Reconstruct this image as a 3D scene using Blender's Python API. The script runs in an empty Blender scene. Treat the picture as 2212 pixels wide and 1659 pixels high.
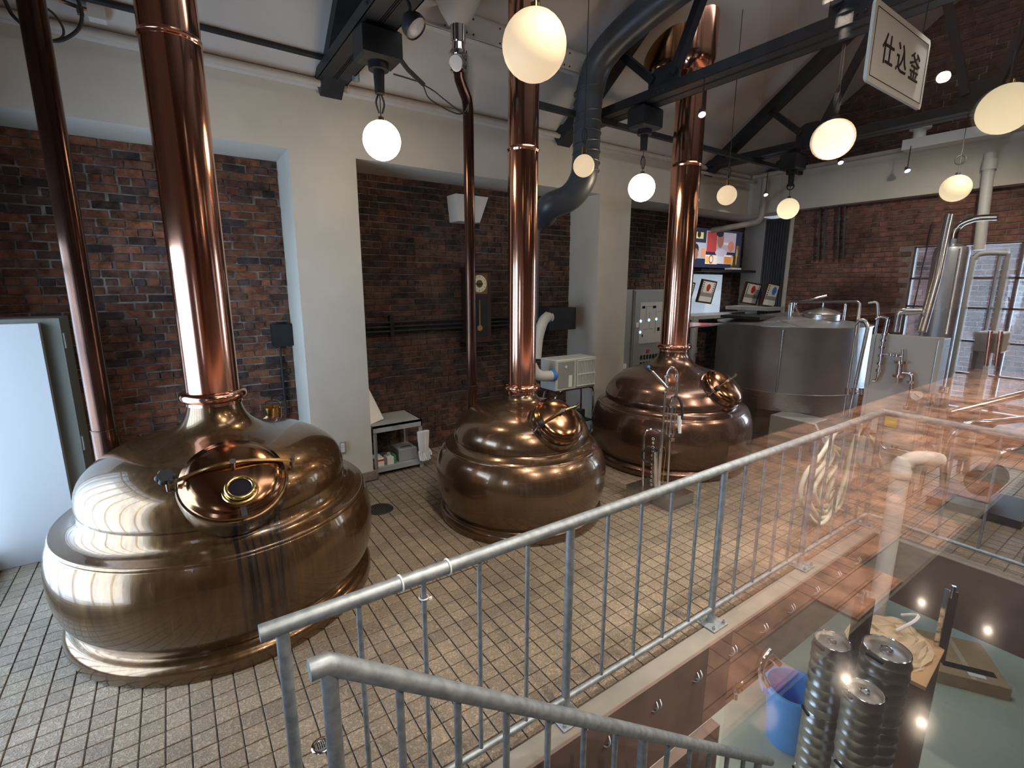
import bpy, math, random
import numpy as np
from mathutils import Vector, Matrix
random.seed(7)
PI=math.pi
S=bpy.context.scene
C=S.collection
# ------------------------------------------------------------------ camera
cam_d=bpy.data.cameras.new('camera'); cam=bpy.data.objects.new('camera',cam_d); C.objects.link(cam)
f,p,y,r=1056.5,.201266,.967032,-.003172
H=2.2
cp,sp,cy,sy=math.cos(p),math.sin(p),math.cos(y),math.sin(y)
F=Vector((cy*cp,sy*cp,-sp)); R0=Vector((sy,-cy,0)); D0=F.cross(R0)
Rt=math.cos(r)*R0+math.sin(r)*D0; Dn=-math.sin(r)*R0+math.cos(r)*D0
M=Matrix((( Rt.x,-Dn.x,-F.x,0),(Rt.y,-Dn.y,-F.y,0),(Rt.z,-Dn.z,-F.z,H),(0,0,0,1)))
cam.matrix_world=M
cam_d.sensor_fit='HORIZONTAL'; cam_d.sensor_width=36; cam_d.lens=36*f/2212; cam_d.clip_start=.01; cam_d.clip_end=200
S.camera=cam
S.view_settings.view_transform='Standard'; S.view_settings.look='None'; S.view_settings.gamma=1
S.view_settings.use_curve_mapping=False
S.view_settings.exposure=0.36
S.cycles.max_bounces=9; S.cycles.glossy_bounces=5; S.cycles.transparent_max_bounces=12; S.cycles.diffuse_bounces=4
S.cycles.caustics_reflective=False; S.cycles.caustics_refractive=False
S.cycles.sample_clamp_indirect=6
# ------------------------------------------------------------------ world / lights
W=bpy.data.worlds.new('world'); S.world=W; W.use_nodes=True
wb=W.node_tree.nodes['Background']; wb.inputs[0].default_value=(.58,.77,1,1); wb.inputs[1].default_value=4.0
def area(name,loc,rot,sx,sy_,e,col):
    l=bpy.data.lights.new(name,'AREA'); l.shape='RECTANGLE'; l.size=sx; l.size_y=sy_; l.energy=e; l.color=col
    o=bpy.data.objects.new(name,l); C.objects.link(o); o.location=loc; o.rotation_euler=rot; return o
def spot(name,loc,to,e,col,ang=80,rad=.04,blend=.6):
    l=bpy.data.lights.new(name,'SPOT'); l.energy=e; l.color=col; l.spot_size=math.radians(ang); l.spot_blend=blend; l.shadow_soft_size=rad
    o=bpy.data.objects.new(name,l); C.objects.link(o); o.location=loc
    o.rotation_euler=(Vector(to)-Vector(loc)).to_track_quat('-Z','Y').to_euler(); return o
area('daylight_left',(-2.1,3.9,1.35),(0,-PI/2,0),2.7,2.9,135,(.74,.87,1))
area('daylight_small_window',(-1.65,.75,1.75),(0,-PI/2,0),1.0,.7,22,(.8,.9,1))
area('roof_fill',(4.2,1.0,6.6),(0,0,0),7.5,1.1,80,(1,.97,.95))  # added overhead fill for the whole room, no known skylight
area('daylight_right',(9.9,1.9,1.7),(0,PI/2,0),2.4,1.6,90,(.7,.85,1))
area('lower_level_fill',(3.6,2.9,-.66),(0,0,0),2.2,.5,26,(1,.95,.85))  # both lower level lights are added fill to brighten the pit
area('lower_level_fill',(7.0,1.2,-.66),(0,0,0),1.6,.4,13,(.9,1,.95))
SPOTS=[((1.45,1.2,3.8),(1.0,2.3,0),200),((4.35,1.6,3.8),(3.4,2.6,0),140),((7.4,2.9,3.8),(6.6,2.4,0),140),((2.9,4.6,3.95),(2.7,4.3,1.0),30),((8.2,4.6,3.62),(7.9,5.6,1.9),70),((6.9,1.5,3.8),(9.0,2.9,1.9),130)]  # last two are added fill, on the certificates and the end wall
for i,(a,b,e) in enumerate(SPOTS): spot('spot_and_fill_light',a,b,e,(1,.86,.68),95,.05,.9)
VS=[(a,b) for a in (1.2,4.0,6.8,9.6) for b in (-1.1,-1.9)]
spot('spot_and_fill_light',(3.1,1.0,3.8),(3.6,1.1,-1.0),330,(1,.9,.78),60,.05,.8)  # added spot that brightens the kegs from above
for a,b in VS: spot('gallery_fill_spot',(a,b,4.3),(a,b,.7),255,(1,.80,.62),155,.05,1)  # added wide spots, lighting the parquet evenly for its reflection
# ------------------------------------------------------------------ mesh builder
class MB:
    def __init__(s): s.v=[]; s.f=[]
    def add(s,vs,fs):
        n=len(s.v); s.v+= [tuple(v) for v in vs]; s.f+=[tuple(i+n for i in q) for q in fs]; return s
    def box(s,c,d,rz=0,rot=None,ch=0):
        x,y_,z=[k/2 for k in d]
        m=rot if rot is not None else Matrix.Rotation(rz,3,'Z'); c=Vector(c)
        if ch:
            vs=[];k=ch
            for sz in (-1,1):
                for (a,b) in ((-1,-1),(1,-1),(1,1),(-1,1)):
                    vs.append(m@Vector((a*x,b*y_,sz*(z-k)))+c)
            for sz in (-1,1):
                for (a,b) in ((-1,-1),(1,-1),(1,1),(-1,1)):
                    vs.append(m@Vector((a*(x-k),b*(y_-k),sz*z))+c)
            fs=[(8,11,10,9),(12,13,14,15)]
            for i in range(4):
                j=(i+1)%4; fs+=[(i,j,4+j,4+i),(4+i,4+j,12+j,12+i),(8+i,8+j,j,i)]
            return s.add(vs,fs)
        vs=[m@Vector((a*x,b*y_,e*z))+c for e in (-1,1) for (a,b) in ((-1,-1),(1,-1),(1,1),(-1,1))]
        return s.add(vs,[(0,3,2,1),(4,5,6,7),(0,1,5,4),(1,2,6,5),(2,3,7,6),(3,0,4,7)])
    def bb(s,x0,x1,y0,y1,z0,z1,ch=0): return s.box(((x0+x1)/2,(y0+y1)/2,(z0+z1)/2),(x1-x0,y1-y0,z1-z0),ch=ch)
    def lathe(s,prof,n=32,c=(0,0,0),ax=(0,0,1),cap=False):
        ax=Vector(ax).normalized(); u=ax.orthogonal().normalized(); w=ax.cross(u); c=Vector(c)
        if abs(ax.z)>.999: u=Vector((1,0,0)); w=Vector((0,1,0))*(1 if ax.z>0 else -1)
        vs=[];fs=[]
        for (rr,z) in prof:
            for i in range(n):
                a=2*PI*i/n; vs.append(c+ax*z+u*(rr*math.cos(a))+w*(rr*math.sin(a)))
        for k in range(len(prof)-1):
            for i in range(n):
                j=(i+1)%n; fs.append((k*n+i,k*n+j,(k+1)*n+j,(k+1)*n+i))
        if cap:
            fs.append(tuple(range(n-1,-1,-1))); m=(len(prof)-1)*n; fs.append(tuple(m+i for i in range(n)))
        return s.add(vs,fs)
    def cyl(s,a,b,r,r2=None,n=16):
        a=Vector(a);b=Vector(b); return s.lathe([(r,0),(r if r2 is None else r2,(b-a).length)],n,a,b-a,True)
    def tube(s,pts,r,n=8,cyc=False,caps=True):
        P=[Vector(q) for q in pts]; m=len(P); vs=[];fs=[]
        T=[]
        for i in range(m):
            a=P[(i-1)%m] if (cyc or i>0) else P[i]; b=P[(i+1)%m] if (cyc or i<m-1) else P[i]
            T.append((b-a).normalized())
        N=T[0].orthogonal().normalized()
        for i in range(m):
            N=(N-T[i]*N.dot(T[i])); N=N.normalized() if N.length>1e-6 else T[i].orthogonal().normalized()
            B=T[i].cross(N); rr=r(i/(m-1)) if callable(r) else r
            for k in range(n):
                a=2*PI*k/n; vs.append(P[i]+N*(rr*math.cos(a))+B*(rr*math.sin(a)))
        for i in range(m if cyc else m-1):
            i2=(i+1)%m
            for k in range(n):
                j=(k+1)%n; fs.append((i*n+k,i*n+j,i2*n+j,i2*n+k))
        if caps and not cyc:
            fs.append(tuple(range(n-1,-1,-1))); q=(m-1)*n; fs.append(tuple(q+i for i in range(n)))
        return s.add(vs,fs)
    def torus(s,c,R,r,ax=(0,0,1),n=32,k=10):
        ax=Vector(ax).normalized(); u=ax.orthogonal().normalized(); w=ax.cross(u); c=Vector(c)
        return s.tube([c+u*(R*math.cos(2*PI*i/n))+w*(R*math.sin(2*PI*i/n)) for i in range(n)],r,k,True)
    def sphere(s,c,r,n=20,sz=1):
        return s.lathe([(max(1e-4,r*math.sin(PI*k/(n//2))),-r*sz*math.cos(PI*k/(n//2))) for k in range(n//2+1)],n,c)
    def build(s,name,m,parent=None,ang=40,flat=False):
        me=bpy.data.meshes.new(name)
        off=Vector((0,0,0)); q=parent
        while q is not None: off=off+q.location; q=q.parent
        V=np.array([tuple(v) for v in s.v],dtype=float)-np.array(off)[None,:]
        me.from_pydata([tuple(v) for v in V],[],s.f); me.update()
        if not flat:
            me.polygons.foreach_set('use_smooth',[True]*len(me.polygons)); me.set_sharp_from_angle(angle=math.radians(ang))
        if m: me.materials.append(m)
        o=bpy.data.objects.new(name,me); C.objects.link(o)
        if parent: o.parent=parent
        return o
def spline(pts,n=8,cyc=False):
    P=[Vector(q) for q in pts]; out=[]; m=len(P)
    rng=range(m) if cyc else range(m-1)
    for i in rng:
        p0=P[(i-1)%m] if (cyc or i>0) else P[i]; p1=P[i]; p2=P[(i+1)%m]; p3=P[(i+2)%m] if (cyc or i+2<m) else P[i+1]
        for k in range(n):
            t=k/n; out.append(.5*((2*p1)+(-p0+p2)*t+(2*p0-5*p1+4*p2-p3)*t*t+(-p0+3*p1-3*p2+p3)*t**3))
    if not cyc: out.append(P[-1])
    return out
def thing(name,label,cat,loc=(0,0,0),group=None):
    o=bpy.data.objects.new(name,None); o.empty_display_size=.1; C.objects.link(o); o.location=loc
    o['label']=label; o['category']=cat
    if group: o['group']=group
    return o
def tag(o,label,cat,group=None):
    o['label']=label; o['category']=cat
    if group: o['group']=group
    return o
def struct(name,mb,m,ang=40):
    o=mb.build(name,m,None,ang); o['kind']='structure'; return o
def dup(root,loc,rz=None,label=None,group=None):
    q=root.copy(); C.objects.link(q); q.location=loc
    if rz is not None: q.rotation_euler=(0,0,rz)
    if label: q['label']=label
    if group: q['group']=group
    for ch in list(root.children):
        c=ch.copy(); C.objects.link(c); c.parent=q
        for g in ch.children:
            d=g.copy(); C.objects.link(d); d.parent=c
    return q
# ------------------------------------------------------------------ materials
def mat(name,col,rough=.5,metal=0,emit=0,spec=.5,coat=0,noise=None,bump=None,col2=None,rvar=0,aniso=None):
    m=bpy.data.materials.new(name); m.use_nodes=True; nt=m.node_tree; N=nt.nodes; L=nt.links
    b=N['Principled BSDF']; b.inputs['Base Color'].default_value=(*col,1); b.inputs['Roughness'].default_value=rough
    b.inputs['Metallic'].default_value=metal; b.inputs['Specular IOR Level'].default_value=spec; b.inputs['Coat Weight'].default_value=coat
    b.inputs['Coat Roughness'].default_value=.06
    if emit: b.inputs['Emission Color'].default_value=(*col,1); b.inputs['Emission Strength'].default_value=emit
    if noise or bump or rvar:
        g=N.new('ShaderNodeNewGeometry'); mp=N.new('ShaderNodeMapping'); L.new(g.outputs['Position'],mp.inputs[0])
        if aniso: mp.inputs['Scale'].default_value=aniso
    if noise:
        t=N.new('ShaderNodeTexNoise'); t.inputs['Scale'].default_value=noise[0]; t.inputs['Detail'].default_value=6; L.new(mp.outputs[0],t.inputs['Vector'])
        cr=N.new('ShaderNodeValToRGB'); cr.color_ramp.elements[0].position=noise[1]; cr.color_ramp.elements[1].position=noise[2]
        cr.color_ramp.elements[0].color=(*col,1); cr.color_ramp.elements[1].color=(*(col2 or col),1)
        L.new(t.outputs['Fac'],cr.inputs[0]); L.new(cr.outputs[0],b.inputs['Base Color'])
        if rvar:
            mr=N.new('ShaderNodeMapRange'); mr.inputs[3].default_value=rough; mr.inputs[4].default_value=rough+rvar; L.new(t.outputs['Fac'],mr.inputs[0]); L.new(mr.outputs[0],b.inputs['Roughness'])
    if bump:
        t2=N.new('ShaderNodeTexNoise'); t2.inputs['Scale'].default_value=bump[0]; t2.inputs['Detail'].default_value=4; L.new(mp.outputs[0],t2.inputs['Vector'])
        bp=N.new('ShaderNodeBump'); bp.inputs['Strength'].default_value=bump[1]; bp.inputs['Distance'].default_value=bump[2]
        L.new(t2.outputs['Fac'],bp.inputs['Height']); L.new(bp.outputs[0],b.inputs['Normal'])
    return m
def node(N,t,**k):
    n=N.new(t)
    for a,b in k.items(): setattr(n,a,b)
    return n
def kettle_mat(name,ca,cb,cc,stain=None,metal=.82):
    m=bpy.data.materials.new(name); m.use_nodes=True; nt=m.node_tree; N=nt.nodes; L=nt.links; b=N['Principled BSDF']
    g=N.new('ShaderNodeNewGeometry')
    mp=N.new('ShaderNodeMapping'); mp.inputs['Scale'].default_value=(14,14,1.1); L.new(g.outputs['Position'],mp.inputs[0])
    t=N.new('ShaderNodeTexNoise'); t.inputs['Scale'].default_value=2.2; t.inputs['Detail'].default_value=7; t.inputs['Roughness'].default_value=.65; L.new(mp.outputs[0],t.inputs[0])
    cr=N.new('ShaderNodeValToRGB'); e=cr.color_ramp.elements; e[0].position=.36; e[0].color=(*ca,1); e[1].position=.68; e[1].color=(*cb,1)
    L.new(t.outputs[0],cr.inputs[0])
    t2=N.new('ShaderNodeTexNoise'); t2.inputs['Scale'].default_value=1.6; t2.inputs['Detail'].default_value=4; L.new(g.outputs['Position'],t2.inputs[0])
    mx=N.new('ShaderNodeMix'); mx.data_type='RGBA'; L.new(t2.outputs[0],mx.inputs[0]); L.new(cr.outputs[0],mx.inputs[6]); mx.inputs[7].default_value=(*cc,1)
    out=mx.outputs[2]
    mr=N.new('ShaderNodeMapRange'); mr.inputs[3].default_value=.15; mr.inputs[4].default_value=.33; L.new(t.outputs[0],mr.inputs[0]); L.new(mr.outputs[0],b.inputs['Roughness'])
    if stain:
        (sx,sw,z1)=stain
        sep=N.new('ShaderNodeSeparateXYZ'); L.new(g.outputs['Position'],sep.inputs[0])
        mp2=N.new('ShaderNodeMapping'); mp2.inputs['Scale'].default_value=(26,1,.7); L.new(g.outputs['Position'],mp2.inputs[0])
        t3=N.new('ShaderNodeTexNoise'); t3.inputs['Scale'].default_value=1.5; t3.inputs['Detail'].default_value=5; L.new(mp2.outputs[0],t3.inputs[0])
        d=N.new('ShaderNodeMath'); d.operation='SUBTRACT'; L.new(sep.outputs[0],d.inputs[0]); d.inputs[1].default_value=sx
        a=N.new('ShaderNodeMath'); a.operation='ABSOLUTE'; L.new(d.outputs[0],a.inputs[0])
        w=N.new('ShaderNodeMapRange'); w.inputs[1].default_value=sw; w.inputs[2].default_value=sw*.35; L.new(a.outputs[0],w.inputs[0])
        # only front side and fading down
        fy=N.new('ShaderNodeMath'); fy.operation='LESS_THAN'; L.new(sep.outputs[1],fy.inputs[0]); fy.inputs[1].default_value=3.6
        fz=N.new('ShaderNodeMapRange'); L.new(sep.outputs[2],fz.inputs[0]); fz.inputs[1].default_value=.1; fz.inputs[2].default_value=.8; fz.inputs[3].default_value=.5; fz.inputs[4].default_value=1.6; fz.clamp=True
        fz2=N.new('ShaderNodeMath'); fz2.operation='LESS_THAN'; L.new(sep.outputs[2],fz2.inputs[0]); fz2.inputs[1].default_value=z1
        th=N.new('ShaderNodeMapRange'); th.inputs[1].default_value=.4; th.inputs[2].default_value=.6; th.inputs[3].default_value=.42; L.new(t3.outputs[0],th.inputs[0])
        cur=w.outputs[0]
        for o in (fy.outputs[0],fz.outputs[0],fz2.outputs[0],th.outputs[0]):
            q=N.new('ShaderNodeMath'); q.operation='MULTIPLY'; q.use_clamp=True; L.new(cur,q.inputs[0]); L.new(o,q.inputs[1]); cur=q.outputs[0]
        m2=N.new('ShaderNodeMix'); m2.data_type='RGBA'; L.new(cur,m2.inputs[0]); L.new(out,m2.inputs[6]); m2.inputs[7].default_value=(.012,.01,.01,1); out=m2.outputs[2]
        iv=N.new('ShaderNodeMapRange'); iv.inputs[3].default_value=metal; iv.inputs[4].default_value=.1; L.new(cur,iv.inputs[0]); mlink=iv.outputs[0]; ic=N.new('ShaderNodeMapRange'); ic.inputs[3].default_value=.7; ic.inputs[4].default_value=.2; L.new(cur,ic.inputs[0]); clink=ic.outputs[0]
    L.new(out,b.inputs['Base Color']); b.inputs['Metallic'].default_value=metal; b.inputs['Coat Weight'].default_value=.7; b.inputs['Coat Roughness'].default_value=.03
    if stain: L.new(mlink,b.inputs['Metallic']); L.new(clink,b.inputs['Coat Weight'])
    bp=N.new('ShaderNodeBump'); bp.inputs['Strength'].default_value=.05; bp.inputs['Distance'].default_value=.01; L.new(t2.outputs[0],bp.inputs['Height']); L.new(bp.outputs[0],b.inputs['Normal'])
    return m
def brick_mat(name,cols,scale=9):
    m=bpy.data.materials.new(name); m.use_nodes=True; nt=m.node_tree; N=nt.nodes; L=nt.links; b=N['Principled BSDF']
    g=N.new('ShaderNodeNewGeometry'); oi=N.new('ShaderNodeObjectInfo')
    a=N.new('ShaderNodeMath'); a.operation='ADD'; L.new(g.outputs['Random Per Island'],a.inputs[0]); L.new(oi.outputs['Random'],a.inputs[1])
    fr=N.new('ShaderNodeMath'); fr.operation='FRACT'; L.new(a.outputs[0],fr.inputs[0])
    cr=N.new('ShaderNodeValToRGB'); cr.color_ramp.interpolation='LINEAR'
    while len(cr.color_ramp.elements)<len(cols): cr.color_ramp.elements.new(.5)
    for i,c in enumerate(cols): cr.color_ramp.elements[i].position=i/(len(cols)-1); cr.color_ramp.elements[i].color=(*c,1)
    L.new(fr.outputs[0],cr.inputs[0])
    t=N.new('ShaderNodeTexNoise'); t.inputs['Scale'].default_value=scale; t.inputs['Detail'].default_value=8; t.inputs['Roughness'].default_value=.7; L.new(g.outputs['Position'],t.inputs[0])
    r2=N.new('ShaderNodeMapRange'); r2.inputs[1].default_value=.35; r2.inputs[2].default_value=.65; r2.inputs[3].default_value=.3; r2.inputs[4].default_value=1.25; L.new(t.outputs[0],r2.inputs[0])
    mu=N.new('ShaderNodeMix'); mu.data_type='RGBA'; mu.blend_type='MULTIPLY'; mu.inputs[0].default_value=1; L.new(cr.outputs[0],mu.inputs[6]); L.new(r2.outputs[0],mu.inputs[7])
    t4=N.new('ShaderNodeTexNoise'); t4.inputs['Scale'].default_value=1.1; t4.inputs['Detail'].default_value=3; L.new(g.outputs['Position'],t4.inputs[0])
    r4=N.new('ShaderNodeMapRange'); r4.inputs[1].default_value=.3; r4.inputs[2].default_value=.7; r4.inputs[3].default_value=.55; r4.inputs[4].default_value=1.35; L.new(t4.outputs[0],r4.inputs[0])
    mu2=N.new('ShaderNodeMix'); mu2.data_type='RGBA'; mu2.blend_type='MULTIPLY'; mu2.inputs[0].default_value=1; L.new(mu.outputs[2],mu2.inputs[6]); L.new(r4.outputs[0],mu2.inputs[7])
    L.new(mu2.outputs[2],b.inputs['Base Color']); b.inputs['Roughness'].default_value=.9; b.inputs['Specular IOR Level'].default_value=.25
    bp=N.new('ShaderNodeBump'); bp.inputs['Strength'].default_value=.9; bp.inputs['Distance'].default_value=.012; L.new(t.outputs[0],bp.inputs['Height']); L.new(bp.outputs[0],b.inputs['Normal'])
    return m
def glass_mat(name,tint=(.97,.985,1),k=1.0):
    m=bpy.data.materials.new(name); m.use_nodes=True; nt=m.node_tree; N=nt.nodes; L=nt.links; N.clear()
    g=N.new('ShaderNodeNewGeometry'); dt=N.new('ShaderNodeVectorMath'); dt.operation='DOT_PRODUCT'; L.new(g.outputs['Normal'],dt.inputs[0]); L.new(g.outputs['Incoming'],dt.inputs[1])
    ab=N.new('ShaderNodeMath'); ab.operation='ABSOLUTE'; L.new(dt.outputs['Value'],ab.inputs[0])
    om=N.new('ShaderNodeMath'); om.operation='SUBTRACT'; om.inputs[0].default_value=1; L.new(ab.outputs[0],om.inputs[1])
    pw=N.new('ShaderNodeMath'); pw.operation='POWER'; L.new(om.outputs[0],pw.inputs[0]); pw.inputs[1].default_value=5
    ma=N.new('ShaderNodeMath'); ma.operation='MULTIPLY_ADD'; L.new(pw.outputs[0],ma.inputs[0]); ma.inputs[1].default_value=.96*k; ma.inputs[2].default_value=.04*k; ma.use_clamp=True
    mn=N.new('ShaderNodeMath'); mn.operation='MINIMUM'; L.new(ma.outputs[0],mn.inputs[0]); mn.inputs[1].default_value=.27; ma=mn
    tr=N.new('ShaderNodeBsdfTransparent'); tr.inputs[0].default_value=(*tint,1); gl=N.new('ShaderNodeBsdfGlossy'); gl.inputs['Roughness'].default_value=0
    mx=N.new('ShaderNodeMixShader'); L.new(ma.outputs[0],mx.inputs[0]); L.new(tr.outputs[0],mx.inputs[1]); L.new(gl.outputs[0],mx.inputs[2])
    o=N.new('ShaderNodeOutputMaterial'); L.new(mx.outputs[0],o.inputs[0]); return m
MT={}
MT['plaster']=mat('cream_plaster',(.60,.57,.51),.85,bump=(30,.25,.004),noise=(2.2,.35,.7),col2=(.54,.515,.465))
MT['roof']=mat('white_roof_plaster',(.50,.47,.45),.85,bump=(24,.2,.004),noise=(1.5,.35,.7),col2=(.44,.415,.40))
MT['mortar']=mat('mortar',(.24,.22,.20),.95,noise=(8,.3,.7),col2=(.13,.115,.105),bump=(60,.5,.005))
MT['mortar_light']=mat('lime_mortar',(.30,.27,.25),.95,noise=(7,.35,.65),col2=(.10,.085,.075),bump=(60,.6,.008))
MT['brickA']=brick_mat('weathered_brick',[(.045,.034,.034),(.20,.085,.05),(.28,.11,.06),(.06,.05,.055),(.17,.085,.06),(.23,.10,.055),(.11,.07,.06)],10)
MT['brickB']=brick_mat('dark_brick',[(.045,.040,.040),(.135,.070,.052),(.105,.066,.054),(.052,.049,.052),(.16,.08,.058),(.095,.063,.054),(.135,.082,.06)],12)
MT['brickC']=brick_mat('red_brick',[(.20,.10,.08),(.27,.13,.10),(.17,.10,.085),(.24,.12,.09)],8)
MT['brickD']=brick_mat('outdoor_brick',[(.45,.24,.2),(.5,.27,.22),(.38,.2,.18)],2)
MT['mortarD']=mat('outdoor_mortar',(.75,.73,.7),.9)
MT['grout']=mat('grout',(.10,.095,.095),.9,noise=(20,.3,.7),col2=(.17,.16,.15))
def tile_mat():
    m=bpy.data.materials.new('quarry_tile'); m.use_nodes=True; nt=m.node_tree; N=nt.nodes; L=nt.links; b=N['Principled BSDF']
    g=N.new('ShaderNodeNewGeometry'); oi=N.new('ShaderNodeObjectInfo')
    a=N.new('ShaderNodeMath'); a.operation='ADD'; L.new(g.outputs['Random Per Island'],a.inputs[0]); L.new(oi.outputs['Random'],a.inputs[1])
    fr=N.new('ShaderNodeMath'); fr.operation='FRACT'; L.new(a.outputs[0],fr.inputs[0])
    cr=N.new('ShaderNodeValToRGB'); cr.color_ramp.elements[0].color=(.225,.18,.135,1); cr.color_ramp.elements[1].color=(.29,.235,.175,1); L.new(fr.outputs[0],cr.inputs[0])
    t=N.new('ShaderNodeTexNoise'); t.inputs['Scale'].default_value=75; t.inputs['Detail'].default_value=1.5; t.inputs['Distortion'].default_value=1.2; L.new(g.outputs['Position'],t.inputs[0])
    rp=N.new('ShaderNodeMapRange'); rp.inputs[1].default_value=.46; rp.inputs[2].default_value=.54; L.new(t.outputs[0],rp.inputs[0])
    t2=N.new('ShaderNodeTexNoise'); t2.inputs['Scale'].default_value=1.3; t2.inputs['Detail'].default_value=4; L.new(g.outputs['Position'],t2.inputs[0])
    r4=N.new('ShaderNodeMapRange'); r4.inputs[1].default_value=.3; r4.inputs[2].default_value=.7; r4.inputs[3].default_value=.78; r4.inputs[4].default_value=1.15; L.new(t2.outputs[0],r4.inputs[0])
    mu=N.new('ShaderNodeMix'); mu.data_type='RGBA'; mu.blend_type='MULTIPLY'; mu.inputs[0].default_value=1; L.new(cr.outputs[0],mu.inputs[6]); L.new(r4.outputs[0],mu.inputs[7])
    rc=N.new('ShaderNodeMapRange'); rc.inputs[3].default_value=.80; rc.inputs[4].default_value=1.14; L.new(rp.outputs[0],rc.inputs[0]); mv=N.new('ShaderNodeMix'); mv.data_type='RGBA'; mv.blend_type='MULTIPLY'; mv.inputs[0].default_value=1; L.new(mu.outputs[2],mv.inputs[6]); L.new(rc.outputs[0],mv.inputs[7])
    L.new(mv.outputs[2],b.inputs['Base Color']); b.inputs['Roughness'].default_value=.48
    bp=N.new('ShaderNodeBump'); bp.inputs['Strength'].default_value=.9; bp.inputs['Distance'].default_value=.004; L.new(rp.outputs[0],bp.inputs['Height']); L.new(bp.outputs[0],b.inputs['Normal'])
    return m
MT['tile']=tile_mat()
MT['k1']=kettle_mat('aged_copper',(.13,.065,.028),(.26,.145,.055),(.11,.07,.038),stain=(.27,.21,.90))
MT['k2']=kettle_mat('lacquered_brown_copper',(.15,.088,.05),(.225,.135,.072),(.13,.09,.06))
MT['k3']=kettle_mat('reddish_brown_copper',(.165,.092,.068),(.22,.122,.085),(.15,.095,.075))
MT['copper']=mat('polished_copper',(.80,.44,.32),.10,1,noise=(5,.3,.7),col2=(.68,.36,.26),rvar=.08,aniso=(3,3,.6))
MT['lidcopper']=mat('lid_copper',(.36,.19,.10),.12,1,noise=(6,.3,.7),col2=(.27,.14,.075),rvar=.08)
MT['bronze']=mat('dark_bronze_pipe',(.060,.030,.024),.14,.8,noise=(5,.35,.7),col2=(.11,.055,.035),rvar=.1,aniso=(4,4,.6))
MT['brass']=mat('brass',(.62,.45,.2),.2,1)
MT['steel']=mat('brushed_stainless',(.56,.57,.58),.24,1,noise=(9,.3,.7),col2=(.48,.49,.5),rvar=.1,aniso=(1,1,8))
MT['tanksteel']=mat('dull_tank_steel',(.44,.46,.49),.34,1,noise=(4,.3,.7),col2=(.36,.38,.41),rvar=.12)
MT['chrome']=mat('chrome',(.72,.72,.73),.1,1)
MT['kegsteel']=mat('keg_steel',(.62,.60,.58),.28,1,noise=(12,.3,.7),col2=(.5,.48,.46),rvar=.1)
MT['galv']=mat('galvanised_steel',(.25,.295,.33),.45,.7,noise=(28,.35,.65),col2=(.37,.42,.46),rvar=.15)
MT['black']=mat('black_paint',(.016,.017,.02),.5,0,spec=.25,noise=(6,.3,.7),col2=(.028,.03,.034))
MT['duct']=mat('dark_duct_wrap',(.035,.042,.055),.38,0,noise=(6,.3,.7),col2=(.05,.058,.07))
MT['rubber']=mat('black_rubber',(.02,.02,.022),.6)
MT['pipewhite']=mat('cream_painted_pipe',(.46,.42,.38),.6,noise=(9,.3,.7),col2=(.40,.36,.33))
MT['white']=mat('white_sheet',(.34,.35,.37),.55)
MT['whitebeam']=mat('white_painted_iron',(.48,.455,.435),.6)
MT['greenframe']=mat('olive_grey_metal',(.16,.165,.14),.5)
MT['greycab']=mat('grey_enamel',(.30,.315,.31),.4)
MT['paper']=mat('paper',(.80,.80,.78),.7)
MT['glove']=mat('white_leather',(.62,.63,.64),.7,bump=(30,.4,.004))
MT['dkwood']=mat('dark_wood',(.035,.02,.016),.35,noise=(5,.3,.7),col2=(.05,.028,.02),aniso=(1,1,.2))
MT['dial']=mat('clock_dial',(.78,.74,.55),.4)
MT['hose']=mat('ivory_hose',(.60,.62,.55),.4)
MT['whiteduct']=mat('white_flexible_duct',(.58,.58,.56),.5)
MT['blueplastic']=mat('blue_plastic',(.13,.40,.88),.35,spec=.5)
MT['blue']=mat('blue_tape',(.05,.22,.6),.4)
MT['conc']=mat('concrete',(.24,.225,.20),.8,noise=(4,.3,.7),col2=(.18,.17,.15),bump=(40,.3,.003))
MT['lowfloor']=mat('pale_green_floor_paint',(.40,.45,.40),.35,noise=(1.2,.35,.65),col2=(.52,.52,.40))
MT['fascia']=mat('grey_fascia',(.17,.12,.105),.7,noise=(5,.3,.7),col2=(.12,.085,.075))
MT['card']=mat('cardboard',(.46,.29,.16),.8,noise=(5,.3,.7),col2=(.40,.25,.14))
MT['kraft']=mat('kraft_paper',(.56,.44,.30),.8,noise=(7,.3,.7),col2=(.48,.37,.25))
MT['brownpanel']=mat('brown_panel',(.20,.12,.08),.55,noise=(4,.3,.7),col2=(.16,.095,.065))
MT['yellow']=mat('yellow_label',(.75,.60,.03),.5)
MT['red']=mat('red_enamel',(.6,.04,.03),.4)
MT['green']=mat('green_cardboard',(.05,.25,.12),.6)
MT['ink']=mat('black_ink',(.012,.012,.018),.9,spec=.1)
MT['sign']=mat('sign_white',(.66,.70,.66),.45)
MT['bluelamp']=mat('blue_pilot_lamp',(.25,.6,1),.3,emit=3)
MT['globe']=mat('globe_glass_lit',(1,.80,.50),.3,emit=1)
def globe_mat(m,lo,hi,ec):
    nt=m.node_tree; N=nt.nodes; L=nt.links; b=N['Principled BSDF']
    # lit opal glass: inner glow painted into emission, stronger low down than at the top rim
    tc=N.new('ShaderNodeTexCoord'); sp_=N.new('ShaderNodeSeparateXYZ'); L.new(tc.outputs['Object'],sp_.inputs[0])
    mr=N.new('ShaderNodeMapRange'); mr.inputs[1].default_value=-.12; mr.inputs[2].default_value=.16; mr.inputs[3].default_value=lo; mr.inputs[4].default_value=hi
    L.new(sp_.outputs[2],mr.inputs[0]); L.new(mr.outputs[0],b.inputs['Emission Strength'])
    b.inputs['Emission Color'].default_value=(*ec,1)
globe_mat(MT['globe'],32,6,(1,.78,.5))
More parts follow.
